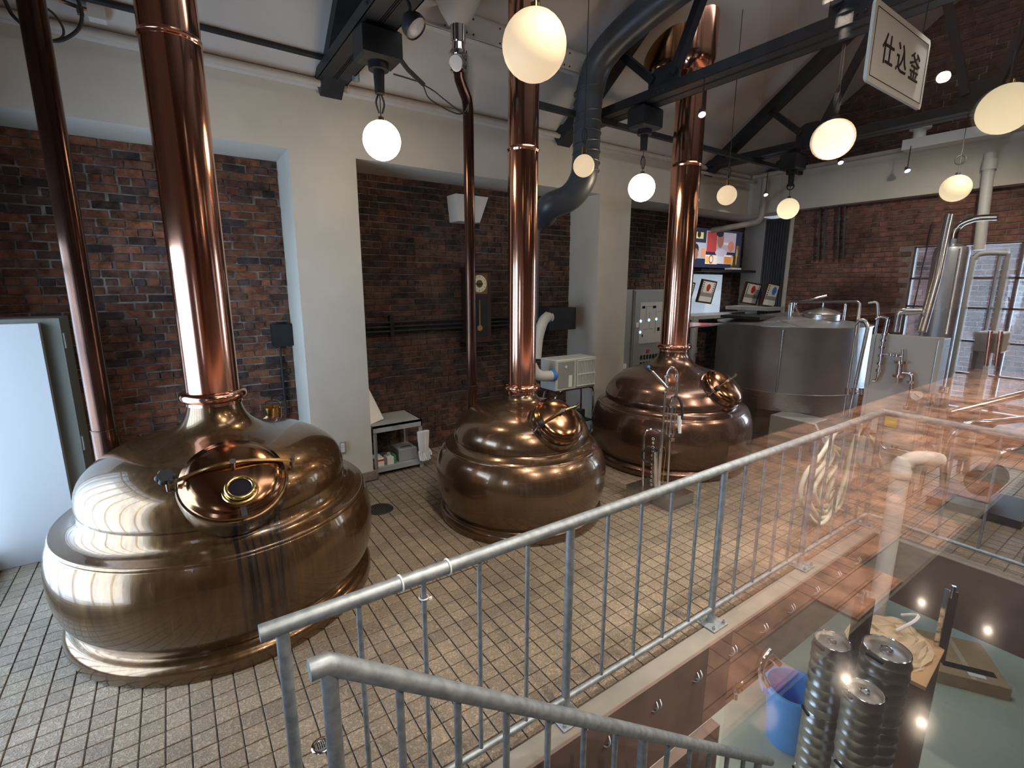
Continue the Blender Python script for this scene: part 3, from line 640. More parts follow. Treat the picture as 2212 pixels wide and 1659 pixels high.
# white insulated bottle beside it
m=MB(); m.lathe([(.001,3.79),(.05,3.8),(.058,3.86),(.058,4.12),(.05,4.17),(.001,4.2)],20,(2.44,4.24,0)); o=m.build('expansion_bottle',MT['whiteduct']); tag(o,'translucent white capsule-shaped bottle right of the chrome pipe valve','bottle')
# white riveted beam along the room
T=thing('riveted_beam','white painted riveted iron beam just under the roof, left of the second chimney','beam',(2.6,4.45,4.5))
m=MB(); m.bb(1.62,4.2,4.38,4.52,4.60,4.62); m.bb(1.62,4.2,4.38,4.39,4.42,4.62); m.bb(1.62,4.2,4.37,4.46,4.42,4.43); m.build('beam_web',MT['whitebeam'],T)
rv=None
for i in range(34):
    if i%8 in (5,6,7): continue
    for z in (4.455,4.58):
        if rv is None: m=MB(); m.sphere((T.location.x,T.location.y,T.location.z),.009,8); rv=m.build('rivet',MT['black'],T); o=rv
        else: o=rv.copy(); C.objects.link(o)
        o.location=Vector((1.7+i*.073,4.378,z))-T.location
# steel strut channel
m=MB(); m.bb(1.58,1.64,4.84,4.86,4.0,4.40); m.bb(1.58,1.585,4.82,4.86,4.0,4.40); m.bb(1.635,1.64,4.82,4.86,4.0,4.40); m.bb(1.50,1.56,4.6,4.62,4.2,4.5); o=m.build('strut_channel',MT['galv']); tag(o,'galvanised strut channel hanging behind the nearest black truss','channel')
# ceiling pipes
def pipe(name,pts,r_,mk,label,cat='pipe',n=12,bend=None,group=None):
    m=MB(); m.tube(pts,r_,n); o=m.build(name,mk); tag(o,label,cat,group); return o
T=thing('sprinkler_pipe','cream painted pipe running along the top of the column wall','pipe',(3.5,5.13,4.03))
m=MB(); m.cyl((XL,5.14,4.02),(8.55,5.14,4.04),.034,n=16); m.build('pipe_run',MT['pipewhite'],T)
for xx in (1.62,3.55,4.95,6.3,7.7):
    m=MB(); m.cyl((xx,5.14,4.03),(xx,5.14,4.14),.012,n=8); m.bb(xx-.05,xx+.05,5.12,5.16,4.10,4.115); m.torus((xx,5.14,4.03),.038,.007,(1,0,0),20,6); m.build('hanger',MT['pipewhite'],T)
m=MB(); m.cyl((7.0,5.12,3.95),(8.75,5.12,3.97),.025); m.tube([(8.6,5.1,4.04),(8.66,5.0,4.04),(8.68,4.2,4.06),(8.68,.3,4.06)],.034,12); m.build('branch',MT['pipewhite'],T)
o=pipe('black_conduit',[(-.7,4.965,roofz(4.965)-.03),(1.42,4.97,roofz(4.97)-.03)],.022,MT['black'],'black conduit on the white roof slope behind the first chimney','conduit')
m=MB(); m.bb(-.26,-.16,4.98,5.07,4.07,4.4); o=m.build('junction_duct',MT['whiteduct']); tag(o,'short white rounded duct end at the top left corner','duct')
m=MB(); m.tube([(-.52,5.0,4.14),(-.40,5.0,4.13),(-.30,5.0,4.115),(-.24,5.0,4.11)],.02,8); m.box((-.42,5,4.15),(.03,.03,.05)); m.box((-.30,5,4.1),(.04,.04,.05)); o=m.build('pipe_fitting',MT['chrome']); tag(o,'chrome threaded fittings left of the white duct end','fitting')
def A(px,py,Y):  # helper giving a world point on plane y=Y (construction aid from the survey)
    v=Rt*((px-1106)/f)+Dn*((py-829.5)/f)+F; t=Y/v.y; return Vector((v.x*t,Y,H+v.z*t))
o=pipe('looped_cable',spline([A(10,0,4.6),A(25,30,4.6),A(47,52,4.55),A(75,75,4.5),A(110,88,4.5),A(140,84,4.5),A(170,62,4.5),A(177,30,4.5),A(168,0,4.5)],6),.011,MT['rubber'],'thick black cable looping behind the left bronze pipe','cable',8)
o=pipe('thin_cable',spline([A(97,15,4.6),A(118,32,4.6),A(135,58,4.6),A(137,75,4.6),A(128,84,4.58),A(112,88,4.55)],6),.007,MT['rubber'],'thinner black cable joining the loop at the top left','cable',8)
o=pipe('valve_cable',spline([A(850,160,4.15),A(890,172,4.15),A(912,182,4.15),A(925,210,4.15),A(950,228,4.15),A(985,245,4.12),A(1003,243,4.1),A(1012,225,4.05)],6)+spline([A(1010,250,4.1),A(990,238,4.1),A(960,215,4.12),A(935,195,4.15),A(908,180,4.15)],5),.006,MT['rubber'],'pair of black cables sagging from the lamp box to the chrome pipe valve','cable',6)
o=pipe('lamp_conduit',[(1.62,3.9,3.9),(1.75,4.0,3.86),(1.95,4.15,3.84)],.018,MT['rubber'],'short black sleeve leaving the right side of the nearest lamp box','conduit')
# flood lamp on truss 1
T=thing('flood_lamp','round grey floodlight clamped to the nearest black truss','lamp',(1.45,3.27,3.8))
c=Vector((1.47,3.27,3.83)); ax=Vector((.45,-.5,-.75)).normalized()
m=MB(); m.lathe([(.001,-.07),(.035,-.06),(.07,-.02),(.078,.0),(.08,.035),(.076,.045),(.07,.036)],28,c,ax); m.build('housing',MT['black'],T)
m=MB(); m.lathe([(.07,.036),(.001,.05)],28,c,ax); m.build('lens',MT['paper'],T)
m=MB(); m.tube(spline([c-ax*.06,c+Vector((0,.02,.1)),(1.42,3.32,4.03)],5),.012,8); m.build('bracket',MT['black'],T)
# lit spots on trusses
for (loc,lb,mk) in (((4.2,3.04,3.74),'lit spot lamp glaring beside the third chimney, under the middle truss','lampface'),((7.4,3.2,3.78),'small lit spot lamp under the pinkish globe, on the far truss','lampface'),((8.45,2.8,3.74),'small bluish white lamp near the end wall','coldlamp'),((8.45,4.75,3.7),'small violet white lamp left of the globe over the tank','coldlamp')):
    T=thing('spot_lamp',lb,'lamp',loc); c=Vector(loc); ax=Vector((-.35,-.45,-.8)).normalized()
    m=MB(); m.lathe([(.001,-.05),(.02,-.045),(.036,0),(.038,.02),(.03,.02)],16,c,ax); m.build('housing',MT['chrome'],T)
    m=MB(); m.lathe([(.03,.019),(.001,.022)],16,c,ax); m.build('lens',MT[mk],T)
    m=MB(); m.cyl(c,c+Vector((0,0,4.04-loc[2])),.006,n=6); m.build('stem',MT['black'],T)
# ================================================================== BLACK DUCT
XD=A(1147,600,4.92).x
dp=spline([(4.25,2.6,5.0),(4.12,3.2,4.86),(4.04,3.8,4.70),(3.99,4.15,4.52),(3.975,4.29,4.28),(3.97,4.32,4.0),(3.97,4.33,3.55),(3.95,4.36,3.34),(3.86,4.45,3.17),(3.70,4.62,3.07),(XD+.13,4.83,2.99),(XD+.03,4.9,2.9),(XD,4.92,2.7),(XD,4.92,1.6),(XD,4.92,.05)],8)
T=thing('air_duct','large dark ribbed air duct bending between the second and third chimneys','duct',(3.97,4.32,.9))
m=MB(); m.tube(dp[:13*8],lambda t:.148 if t<.72 else .148-.05*min(1,(t-.72)/.12),28); m.build('duct_tube',MT['duct'],T)
for z in np.arange(3.42,4.25,.1):
    m=MB(); n_=Vector((.12*math.sin(z*20),.1,1)).normalized(); m.torus((3.972,4.325,z),.150,.007,n_,40,6); m.build('rib',MT['duct'],T)
m=MB(); m.torus((3.975,4.30,4.24),.152,.008,(0,.15,1),36,8); m.torus((3.93,4.37,3.33),.152,.006,(-.4,.3,1),36,8); m.build('joint_band',MT['duct'],T)
# ================================================================== SIGN
T=thing('hanging_sign','white hanging sign with three dark brush-written characters, at the upper right','sign',(2.75,1.0,3.0))
def rr_plate(x0,x1,z0,z1,y0,y1,rad,m,n=5):
    pts=[]
    for (cx,cz,a0) in ((x1-rad,z1-rad,0),(x0+rad,z1-rad,PI/2),(x0+rad,z0+rad,PI),(x1-rad,z0+rad,1.5*PI)):
        for k_ in range(n+1): a=a0+k_*PI/2/n; pts.append((cx+rad*math.cos(a),cz+rad*math.sin(a)))
    N_=len(pts); vs=[(a,y0,b) for a,b in pts]+[(a,y1,b) for a,b in pts]
    m.add(vs,[tuple(range(N_)),tuple(range(2*N_-1,N_-1,-1))]+[(i,i+N_,(i+1)%N_+N_,(i+1)%N_) for i in range(N_)])
m=MB(); rr_plate(2.443,3.066,3.024,3.322,1.0,1.012,.02,m); m.build('board',MT['sign'],T,20)
m=MB()
for a in ((2.465,3.044,.0,3.046,3.048),): pass
for (a0,a1,b0,b1) in ((2.468,3.041,3.047,3.049),(2.468,3.041,3.297,3.299),(2.466,2.468,3.049,3.297),(3.041,3.043,3.049,3.297)): m.bb(a0,a1,.9985,1.0,b0,b1)
m.build('border_line',MT['ink'],T)
m=MB()
for xx in (2.55,2.97): m.tube([(xx,1.006,3.305),(xx+.01,1.0,3.6),(xx+.02,1.0,4.04)],.0025,5)
m.build('hanging_wire',MT['black'],T)
def text(s_,size,loc,rot,mk,name,parent,ext=.001,align='CENTER',spacing=1.0):
    cu=bpy.data.curves.new('t','FONT'); cu.body=s_; cu.size=size; cu.extrude=ext; cu.align_x=align; cu.align_y='CENTER'; cu.space_character=spacing
    o=bpy.data.objects.new('t',cu); C.objects.link(o); dg=bpy.context.evaluated_depsgraph_get(); dg.update()
    me=bpy.data.meshes.new_from_object(o.evaluated_get(dg)); bpy.data.objects.remove(o); me.materials.clear(); me.materials.append(mk); me.name=name
    q_=bpy.data.objects.new(name,me); C.objects.link(q_); q_.rotation_euler=rot
    off=Vector((0,0,0)); z_=parent
    while z_ is not None: off=off+z_.location; z_=z_.parent
    q_.parent=parent; q_.location=Vector(loc)-off; return q_
for ch_,xx in (('\u4ed5',2.615),('\u8fbc',2.765),('\u91dc',2.915)):
    text(ch_,.125,(xx,.9985,3.165),(PI/2,0,0),MT['ink'],'character',T,.0012)
# ================================================================== RAILINGS
T=thing('guard_railing','galvanised tube guard railing along the edge of the tiled floor','railing',(2.6,1.61,0))
RY=1.612; RZ=1.085
m=MB(); m.tube([(.118,RY,RZ),(2.6,RY,RZ),(5.16,RY,RZ)],.0285,20); m.build('top_rail',MT['galv'],T)
m=MB(); m.tube([(.24,RY,.105),(5.15,RY,.105)],.017,14); m.build('bottom_rail',MT['galv'],T)
posts=[.185,1.455,2.72,3.92,5.15]
for i,xx in enumerate(posts):
    m=MB(); m.cyl((xx,RY,0),(xx,RY,RZ),.0215,n=18); pp=m.build('post',MT['galv'],T)
    m=MB(); m.box((xx,RY-.01,.006),(.15,.14,.01),rz=.0,ch=.002); 
    for a in (-.055,.055):
        for b in (-.05,.05): m.cyl((xx+a,RY-.01+b,.01),(xx+a,RY-.01+b,.028),.010,n=6); m.cyl((xx+a,RY-.01+b,.028),(xx+a,RY-.01+b,.04),.005,n=8)
    m.build('base_plate',MT['galv'],pp)
for a,b in zip(posts[:-1],posts[1:]):
    nb=5 if a>.2 or True else 5
    for k_ in range(1,nb):
        xx=a+(b-a)*k_/nb
        m=MB(); m.cyl((xx,RY,.105),(xx,RY,RZ-.02),.0105,n=12); m.build('baluster',MT['galv'],T)
T=thing('side_railing','galvanised railing turning off at right angles, at the right end of the floor opening','railing',(5.15,1.0,0))
m=MB(); m.tube([(5.16,RY+.01,RZ),(5.16,.12,RZ)],.0285,20); m.build('top_rail',MT['galv'],T)
m=MB(); m.tube([(5.15,RY,.105),(5.15,.12,.105)],.017,14); m.build('bottom_rail',MT['galv'],T)
for i,yy in enumerate((1.35,1.09,.83,.57,.31)):
    m=MB(); m.cyl((5.15,yy,.105),(5.15,yy,RZ-.02),.0105,n=12); m.build('baluster',MT['galv'],T)
# stair handrail
T=thing('stair_handrail','galvanised sloping handrail in front of the guard railing, going down the stair','railing',(.2,1.2,0))
SY=1.2
def sz(xx): return 1.215-(xx-.235)*.772
m=MB(); m.tube([(.19,SY,1.215),(.235,SY,1.215),(.26,SY,sz(.26)-.0),(1.5,SY,sz(1.5)),(2.86,SY,sz(2.86))],.0285,20); m.build('handrail',MT['galv'],T)
m=MB(); m.cyl((.238,SY,-.3),(.238,SY,1.20),.0225,n=18); m.build('post',MT['galv'],T)
for k_ in range(1,15):
    xx=.238+.19*k_
    if xx>2.84: break
    if k_ in (7,13,14):
        m=MB(); m.cyl((xx,SY,sz(xx)-1.3),(xx,SY,sz(xx)),.0225,n=16); m.build('post',MT['galv'],T)
    else:
        m=MB(); m.cyl((xx,SY,sz(xx)-1.15),(xx,SY,sz(xx)-.02),.0125,n=12); m.build('baluster',MT['galv'],T)
m=MB(); m.tube([(.24,SY,sz(.24)-1.12),(2.85,SY,sz(2.85)-1.12)],.017,12); m.build('bottom_rail',MT['galv'],T)
# wire mesh tray and cable ties
T=thing('wire_basket','small rusty wire mesh strip tied under the top rail','wire basket',(.78,RY,1.03))
m=MB()
for k_ in range(4): m.tube([(.58,RY+.0+.03*k_,1.04-.003*k_),(.99,RY+.03*k_,1.04-.003*k_)],.002,5)
for k_ in range(14): xx=.58+.0315*k_; m.tube([(xx,RY,1.04),(xx,RY+.09,1.03)],.0018,5)
m.build('mesh',MT['wire'],T)
T2_=thing('cable_tie','white cable tie round the top rail, lower left one of two','cable tie',(.60,RY,RZ),'white cable ties on the rail')
m=MB(); m.torus((.60,RY,RZ),.031,.004,(1,0,0),24,6); m.build('band',MT['tie'],T2_)
dup(T2_,(.80,RY,RZ),label='white cable tie round the top rail, upper right one of two',group='white cable ties on the rail')
m=MB(); m.torus((.693,RY,.99),.018,.003,(0,0,1),18,6); m.box((.712,RY-.02,.99),(.012,.008,.01)); o=m.build('cable_tie',MT['tie']); tag(o,'white cable tie round the thin baluster below the mesh','cable tie','white cable ties on the rail')
# ================================================================== BAY ITEMS
T=thing('junction_box','flat black junction box on the left brick bay','electrical box',(.96,5.86,1.53))
m=MB(); m.bb(.856,1.066,5.78,5.86,1.53,1.77,ch=.004); m.build('box_body',MT['black'],T)
m=MB(); m.cyl((.935,5.84,.0),(.935,5.84,1.53),.012,n=10); m.cyl((.935,5.84,1.18),(.935,5.84,1.24),.02,n=10); m.box((.95,5.84,1.21),(.06,.02,.02)); m.build('conduit',MT['black'],T)
T=thing('wall_outlet','grey framed double socket on the first white column','outlet',(1.375,5.25,.44))
m=MB(); m.bb(1.342,1.408,5.243,5.257,.375,.512,ch=.003); m.build('plate',MT['greycab'],T)
m=MB(); m.bb(1.357,1.393,5.238,5.244,.395,.492,ch=.002)
m.build('socket_insert',MT['paper'],T)
m=MB()
for z in (.42,.445,.47):
    for a in (-.008,.008): m.bb(1.375+a-.002,1.375+a+.002,5.2365,5.239,z-.006,z+.006)
m.build('slot',MT['ink'],T)
T=thing('conduit_rack','three black conduits fixed across the middle brick bay','conduit',(2.6,5.8,1.67))
for z in (1.735,1.68,1.625):
    m=MB(); m.tube([(1.72,5.82,z),(3.5,5.82,z+.0),(5.0,5.82,z)],.017,10); m.build('conduit',MT['black'],T)
for xx in (1.74,2.21,3.6,4.3): 
    m=MB(); m.bb(xx-.025,xx+.025,5.80,5.87,1.56,1.82); m.bb(xx-.03,xx+.03,5.79,5.81,1.70,1.715); m.build('bracket',MT['black'],T)
# clock
T=thing('pendulum_clock','tall dark wooden pendulum clock with a cream dial, hung between pipe and second chimney','clock',(3.39,5.8,1.38))
m=MB(); m.bb(3.21,3.58,5.70,5.85,1.45,2.36,ch=.008); m.bb(3.19,3.60,5.685,5.86,2.36,2.42,ch=.01); m.bb(3.26,3.52,5.72,5.84,2.42,2.47,ch=.01); m.bb(3.19,3.60,5.69,5.86,1.42,1.46,ch=.008); m.bb(3.25,3.54,5.74,5.84,1.35,1.42,ch=.01); m.sphere((3.395,5.80,2.49),.03,10)
m.build('case',MT['dkwood'],T)
m=MB(); m.bb(3.27,3.52,5.693,5.702,2.07,2.34); m.build('dial_frame',MT['brass'],T)
m=MB(); m.cyl((3.395,5.690,2.205),(3.395,5.694,2.205),.112,n=36); dl=m.build('dial',MT['dial'],T)
m=MB(); m.cyl((3.395,5.687,2.205),(3.395,5.690,2.205),.05,n=24); m.build('dial_centre',MT['brass'],dl)
for k_,s_ in enumerate(('12','1','2','3','4','5','6','7','8','9','10','11')):
    a=PI/2-k_*PI/6; text(s_,.036,(3.395+.09*math.cos(a),5.6885,2.205+.09*math.sin(a)),(PI/2,0,0),MT['ink'],'numeral',dl,.0006)
m=MB(); m.box((3.365,5.685,2.200),(.075,.002,.008),rot=Matrix.Rotation(.1,3,'Y')); m.box((3.42,5.685,2.20),(.06,.002,.010),rot=Matrix.Rotation(-.15,3,'Y')); m.build('hand',MT['ink'],dl)
m=MB(); m.bb(3.27,3.52,5.693,5.70,1.50,2.04); m.build('door_glass',MT['black'],T)
m=MB(); m.bb(3.385,3.405,5.688,5.693,1.65,2.0); m.cyl((3.395,5.686,1.62),(3.395,5.692,1.62),.04,n=20); m.build('pendulum',MT['brass'],T)
# speaker panel
m=MB(); x0_,x1_=3.05,3.50
vs=[(3.03,5.62,3.29),(3.50,5.62,3.29),(3.37,5.62,2.97),(3.06,5.62,2.97)]; vs+=[(a,5.86,c_) for a,_,c_ in vs]
m.add(vs,[(0,1,2,3),(7,6,5,4),(0,4,5,1),(1,5,6,2),(2,6,7,3),(3,7,4,0)]); o=m.build('wall_speaker',MT['paper']); tag(o,'white wedge-shaped wall speaker high in the middle brick bay','speaker')
# shelf table
T=thing('steel_table','white two-tier steel table standing right of the first column','table',(2.0,5.5,0))
m=MB(); m.bb(1.73,2.33,5.28,5.80,.585,.61); m.bb(1.73,2.33,5.28,5.295,.53,.61); m.bb(2.315,2.33,5.28,5.80,.53,.61); m.build('table_top',MT['white'],T)
m=MB(); m.bb(1.95,2.05,5.276,5.281,.56,.585); m.build('name_plate',MT['greycab'],T)
m=MB(); m.bb(1.74,2.32,5.29,5.79,.085,.1); m.bb(1.74,2.32,5.285,5.295,.05,.1); m.build('shelf',MT['white'],T)
for (a,b) in ((2.31,5.30),(2.31,5.78),(1.75,5.30),(1.75,5.78)):
    m=MB(); m.bb(a-.018,a+.018,b-.003,b+.003,0,.59); m.bb(a+.014,a+.018,b-.018,b+.018,0,.59); m.build('leg',MT['white'],T)
m=MB(); vs=[(1.74,5.40,.61),(1.93,5.48,.63),(1.80,5.62,1.02),(1.74,5.55,.98)]; vs+=[(a+.01,b+.03,c_) for a,b,c_ in vs]
m.add(vs,[(0,1,2,3),(7,6,5,4),(0,4,5,1),(1,5,6,2),(2,6,7,3),(3,7,4,0)]); o=m.build('leaning_board',MT['paper']); tag(o,'white board leaning against the column on top of the steel table','board')
T=thing('carton','white and red carton at the left end of the lower shelf','box',(1.80,5.42,.1))
m=MB(); m.bb(1.75,1.86,5.34,5.5,.1,.2,ch=.002); m.build('carton_body',MT['paper'],T); m=MB(); m.bb(1.749,1.861,5.338,5.501,.165,.185); m.build('red_band',MT['red'],T)
T=thing('tissue_box','small white tissue box with green end on the lower shelf','box',(1.95,5.42,.1))
m=MB(); m.bb(1.90,1.98,5.34,5.46,.1,.19,ch=.002); m.build('carton_body',MT['paper'],T); m=MB(); m.bb(1.98,2.01,5.34,5.46,.1,.20); m.build('green_end',MT['green'],T); m=MB(); m.lathe([(.03,.185),(.012,.20),(.022,.225),(.001,.22)],9,(1.94,5.4,0)); m.build('tissue',MT['glove'],T)
T=thing('storage_box','larger white lidded box with a loop handle on the lower shelf','box',(2.16,5.5,.1))
m=MB(); m.bb(2.05,2.28,5.36,5.62,.1,.25,ch=.006); m.build('box_body',MT['white'],T); m=MB(); m.tube(spline([(2.10,5.42,.25),(2.12,5.42,.262),(2.2,5.42,.262),(2.24,5.42,.25)],4),.004,5); m.build('handle',MT['rubber'],T)
def glove(dx,label):
    T=thing('work_glove',label,'glove',(2.36+dx,5.28,.3),'white gloves hung on the table leg')
    m=MB(); X=2.36+dx
    m.lathe([(.001,.0),(.035,.01),(.042,.08),(.05,.17),(.055,.27),(.045,.275),(.04,.17)],14,(X,5.27,.19)); m.v=[(a,5.27+(b-5.27)*.5,c_) for a,b,c_ in m.v]; m.build('cuff',MT['glove'],T)
    m=MB()
    for k_ in range(4): m.tube([(X-.033+.022*k_,5.27,.21),(X-.03+.023*k_,5.262,.14),(X-.024+.023*k_,5.25,.085+abs(k_-1.5)*.012)],.0125,8)
    m.tube([(X+.03,5.27,.24),(X+.06,5.26,.19),(X+.065,5.255,.15)],.013,8); m.build('fingers',MT['glove'],T)
glove(0,'long white leather work glove hanging fingers down from the table leg, front one')
glove(-.05,'long white work glove hanging behind the front one on the table leg')
# AC unit and stand
T=thing('air_conditioner','beige portable cooler unit with a front grille, on a tube stand by the second column','air conditioner',(4.4,5.05,.8))
m=MB(); m.bb(4.08,4.80,4.90,5.22,.80,1.22,ch=.01); m.build('case',MT['whiteduct'],T)
m=MB(); m.bb(4.12,4.40,4.893,4.90,.84,1.19); m.build('side_panel',MT['greycab'],T)
m=MB(); m.bb(4.44,4.78,4.888,4.9,.83,1.20); m.build('grille_back',MT['greycab'],T)
m=MB()
for k_ in range(12): m.bb(4.45+k_*.0285-.003,4.45+k_*.0285+.003,4.878,4.89,.835,1.195)
for z in (.84,1.0,1.19): m.bb(4.44,4.78,4.876,4.884,z-.006,z+.006)
g_=m.build('grille',MT['paper'],T)
m=MB(); m.cyl((4.25,4.885,1.12),(4.25,4.895,1.12),.018); m.build('dial_knob',MT['paper'],T)
m=MB(); m.bb(4.30,4.36,4.888,4.892,.84,1.0); m.build('sticker',MT['paper'],T)
T=thing('tube_stand','chrome tube stand carrying the cooler unit','stand',(4.45,5.05,0))
m=MB()
for yy in (4.93,5.18):
    m.tube(spline([(4.1,yy,0),(4.1,yy,.6),(4.14,yy,.76),(4.25,yy,.79),(4.6,yy,.79),(4.74,yy,.78),(4.8,yy,.68),(4.8,yy,0)],6),.014,8)
for z in (.3,.79): m.tube([(4.1,4.93,z),(4.1,5.18,z)],.012,8); m.tube([(4.8,4.93,z),(4.8,5.18,z)],.012,8)
m.build('frame',MT['chrome'],T); m=MB(); m.bb(4.1,4.8,4.93,5.18,.29,.305); m.build('shelf',MT['black'],T)
m=MB(); m.lathe([(.001,.305),(.09,.31),(.11,.40),(.06,.48),(.001,.49)],16,(4.5,5.05,0)); m.box((4.62,5.0,.40),(.12,.1,.12),rz=.3); o=m.build('machine_part',MT['rubber']); tag(o,'jumble of dark machine part on the shelf of the tube stand','machine part')
T=thing('vent_box','black box with a white hose on the brick right of the second chimney','vent box',(4.6,5.5,1.55))
m=MB(); m.bb(4.40,4.90,5.45,5.86,1.55,1.87,ch=.004); m.build('box_body',MT['black'],T)
m=MB(); m.tube(spline([(4.42,5.50,1.74),(4.32,5.42,1.74),(4.22,5.36,1.70),(4.14,5.32,1.6),(4.08,5.30,1.45),(4.04,5.28,1.2)],6),.072,18); m.build('hose',MT['whiteduct'],T)
m=MB(); m.torus((4.42,5.50,1.74),.075,.01,(1,.8,0)); m.build('hose_collar',MT['paper'],T)
T=thing('cooler_hose','white elbow hose entering the cooler unit from the left','hose',(4.0,5.0,1.0))
m=MB(); m.tube(spline([(3.72,4.95,1.18),(3.78,4.94,1.08),(3.88,4.93,1.03),(4.02,4.93,1.02)],6),.07,18); m.build('hose_body',MT['whiteduct'],T)
m=MB(); m.cyl((4.02,4.93,1.02),(4.08,4.93,1.02),.078,n=20); m.build('tape_band',MT['blue'],T)
# floor drains
T=thing('floor_drain','round chrome floor drain near the handrail post','drain',(.367,2.153,0))
m=MB(); m.lathe([(.001,.002),(.03,.002),(.031,.006),(.038,.006),(.048,.003),(.05,0)],32,(.367,2.153,0)); m.build('rim',MT['chrome'],T)
m=MB()
for a in (-.018,-.009,0,.009,.018):
    for b in (-.012,.012): m.box((.367+a,2.153+b,.0035),(.004,.016,.003))
m.build('slot',MT['ink'],T)
T=thing('floor_grate','dark oval grate in the floor between the first two kettles','grate',(1.49,4.467,0))
m=MB(); m.lathe([(.001,.004),(.125,.004),(.13,.0)],32,(1.49,4.467,0)); m.build('plate',MT['black'],T)
m=MB()
for k_ in range(-5,6): m.box((1.49+k_*.02,4.467,.006),(.006,2*math.sqrt(max(.001,.0144-(k_*.02)**2)),.004))
m.build('bar',MT['rubber'],T)
# left white board + olive frame
T=thing('metal_cabinet','olive grey metal cabinet behind the white board at the left wall','cabinet',(-1.0,5.4,0))
m=MB(); m.bb(-1.34,-.735,5.18,5.6,0,1.93,ch=.005); m.build('body',MT['greenframe'],T)
m=MB()
for z in (1.75,.9,.4): m.bb(-.737,-.722,5.19,5.24,z-.06,z+.06)
m.build('hinge',MT['greycab'],T)
m=MB(); m.bb(-1.335,-.845,5.09,5.175,.0,1.90,ch=.003); o=m.build('white_board',MT['white']); tag(o,'plain white board standing at the far left beside the largest kettle','board')
# ================================================================== CONTROL CABINET
T=thing('control_cabinet','grey control cabinet with blue pilot lamps behind the third chimney','control cabinet',(6.3,5.5,0))
m=MB(); m.bb(5.82,6.06,5.42,5.86,0,2.125,ch=.004); m.bb(6.08,6.95,5.40,5.86,0,2.12,ch=.004); m.build('body',MT['greycab'],T)
m=MB(); m.bb(6.10,6.93,5.385,5.402,.2,2.10,ch=.003); dr=m.build('door',MT['greycab'],T)
m=MB(); m.bb(6.22,6.85,5.380,5.386,1.25,1.92); m.build('flow_diagram',MT['whiteduct'],dr)
m=MB()
for (a,b,c_,d) in ((6.26,6.33,1.82,1.86),(6.36,6.5,1.845,1.849),(6.52,6.6,1.82,1.86),(6.36,6.364,1.6,1.845),(6.45,6.454,1.5,1.75),(6.62,6.76,1.76,1.764),(6.6,6.604,1.4,1.8),(6.3,6.55,1.48,1.484),(6.66,6.72,1.44,1.5),(6.28,6.31,1.36,1.4)): m.bb(a,b,5.3785,5.381,c_,d)
m.build('diagram_line',MT['ink'],dr)
for (a,z) in ((6.24,1.62),(6.44,1.63),(6.62,1.64),(6.80,1.64),(6.24,1.44)):
    m=MB(); m.cyl((a,5.375,z),(a,5.38,z),.022,n=14); m.build('pilot_lamp',MT['bluelamp'],dr)
m=MB()
for r_ in range(5):
    for c_ in range(7): 
        xx=6.30+c_*.075; z=1.02-r_*.115; m.bb(xx-.02,xx+.02,5.372,5.386,z-.035,z+.035); 
m.build('switch',MT['black'],dr)
m=MB()
for r_ in range(5):
    for c_ in range(7): xx=6.30+c_*.075; z=1.02-r_*.115; m.bb(xx-.006,xx+.006,5.364,5.373,z-.02,z+.02)
m.build('switch_lever',MT['chrome'],dr)
m=MB(); m.cyl((6.45,5.365,1.12),(6.45,5.386,1.12),.03,n=14); m.build('stop_button',MT['red'],dr)
m=MB(); m.bb(6.135,6.19,5.372,5.386,1.52,1.60,ch=.003); m.bb(5.92,5.99,5.41,5.425,.86,.94); m.build('thermostat',MT['paper'],T)
m=MB(); m.bb(5.85,6.03,5.412,5.42,.3,.78); m.build('notice',MT['whiteduct'],T)
# ================================================================== DOSING COLUMN in front of kettle 3
T=thing('dosing_column','chrome dosing column with glass tube and blue-tipped lever before the third kettle','valve stand',(4.03,2.97,0))
m=MB(); m.bb(3.70,4.03,3.02,3.26,.0,.16); m.bb(3.83,4.2,2.80,3.03,0,.12); m.build('drip_tray',MT['steel'],T)
q0=Vector((3.99,2.95,0)); 
def pxp(px,py,base=q0):
    v=Rt*((px-1106)/f)+Dn*((py-829.5)/f)+F; 
    # point on the vertical plane facing the camera through the base
    nrm=Vector((base.x,base.y,0)).normalized(); t=(base.dot(nrm))/v.dot(nrm); return Vector((v.x*t,v.y*t,H+v.z*t))
def tb(pts,r_,mk,nm,k=0,n=10):
    m=MB(); P_=[pxp(*q_) for q_ in pts]; m.tube(spline(P_,6) if k else P_,r_,n); return m.build(nm,mk,T)
tb([(1423,1070),(1437,845)],.011,MT['chrome'],'riser'); tb([(1441,1060),(1447,950)],.011,MT['chrome'],'riser')
tb([(1440,848),(1441,812),(1446,798),(1452,794),(1458,798),(1462,812),(1461,860)],.0125,MT['chrome'],'gooseneck',1)
for (a,b) in ((1440,813),(1461,811),(1438,849),(1455,838),(1455,860),(1452,950)):
    c=pxp(a,b); m=MB(); m.cyl(c-Vector((0,0,.012)),c+Vector((0,0,.012)),.024,n=14); m.build('clamp',MT['chrome'],T)
tb([(1401,795),(1409,802)],.004,MT['chrome'],'lever_stem'); tb([(1409,802),(1442,838)],.017,MT['chrome'],'angle_valve')
c=pxp(1401,793); m=MB(); m.sphere(c,.017,12); m.build('lever_knob',MT['blue'],T)
tb([(1452,862),(1450,872)],.014,MT['chrome'],'coupling')
a=pxp(1452,875); b=pxp(1447,942)
m=MB(); m.cyl(a,a+(b-a)*.06,.045,n=20); m.cyl(b,b+(a-b)*.06,.04,n=20)
for k_ in range(4):
    d=Vector((math.cos(k_*PI/2+.5),math.sin(k_*PI/2+.5),0))*.036; m.cyl(a+d,b+d,.004,n=6)
m.build('tube_frame',MT['chrome'],T)
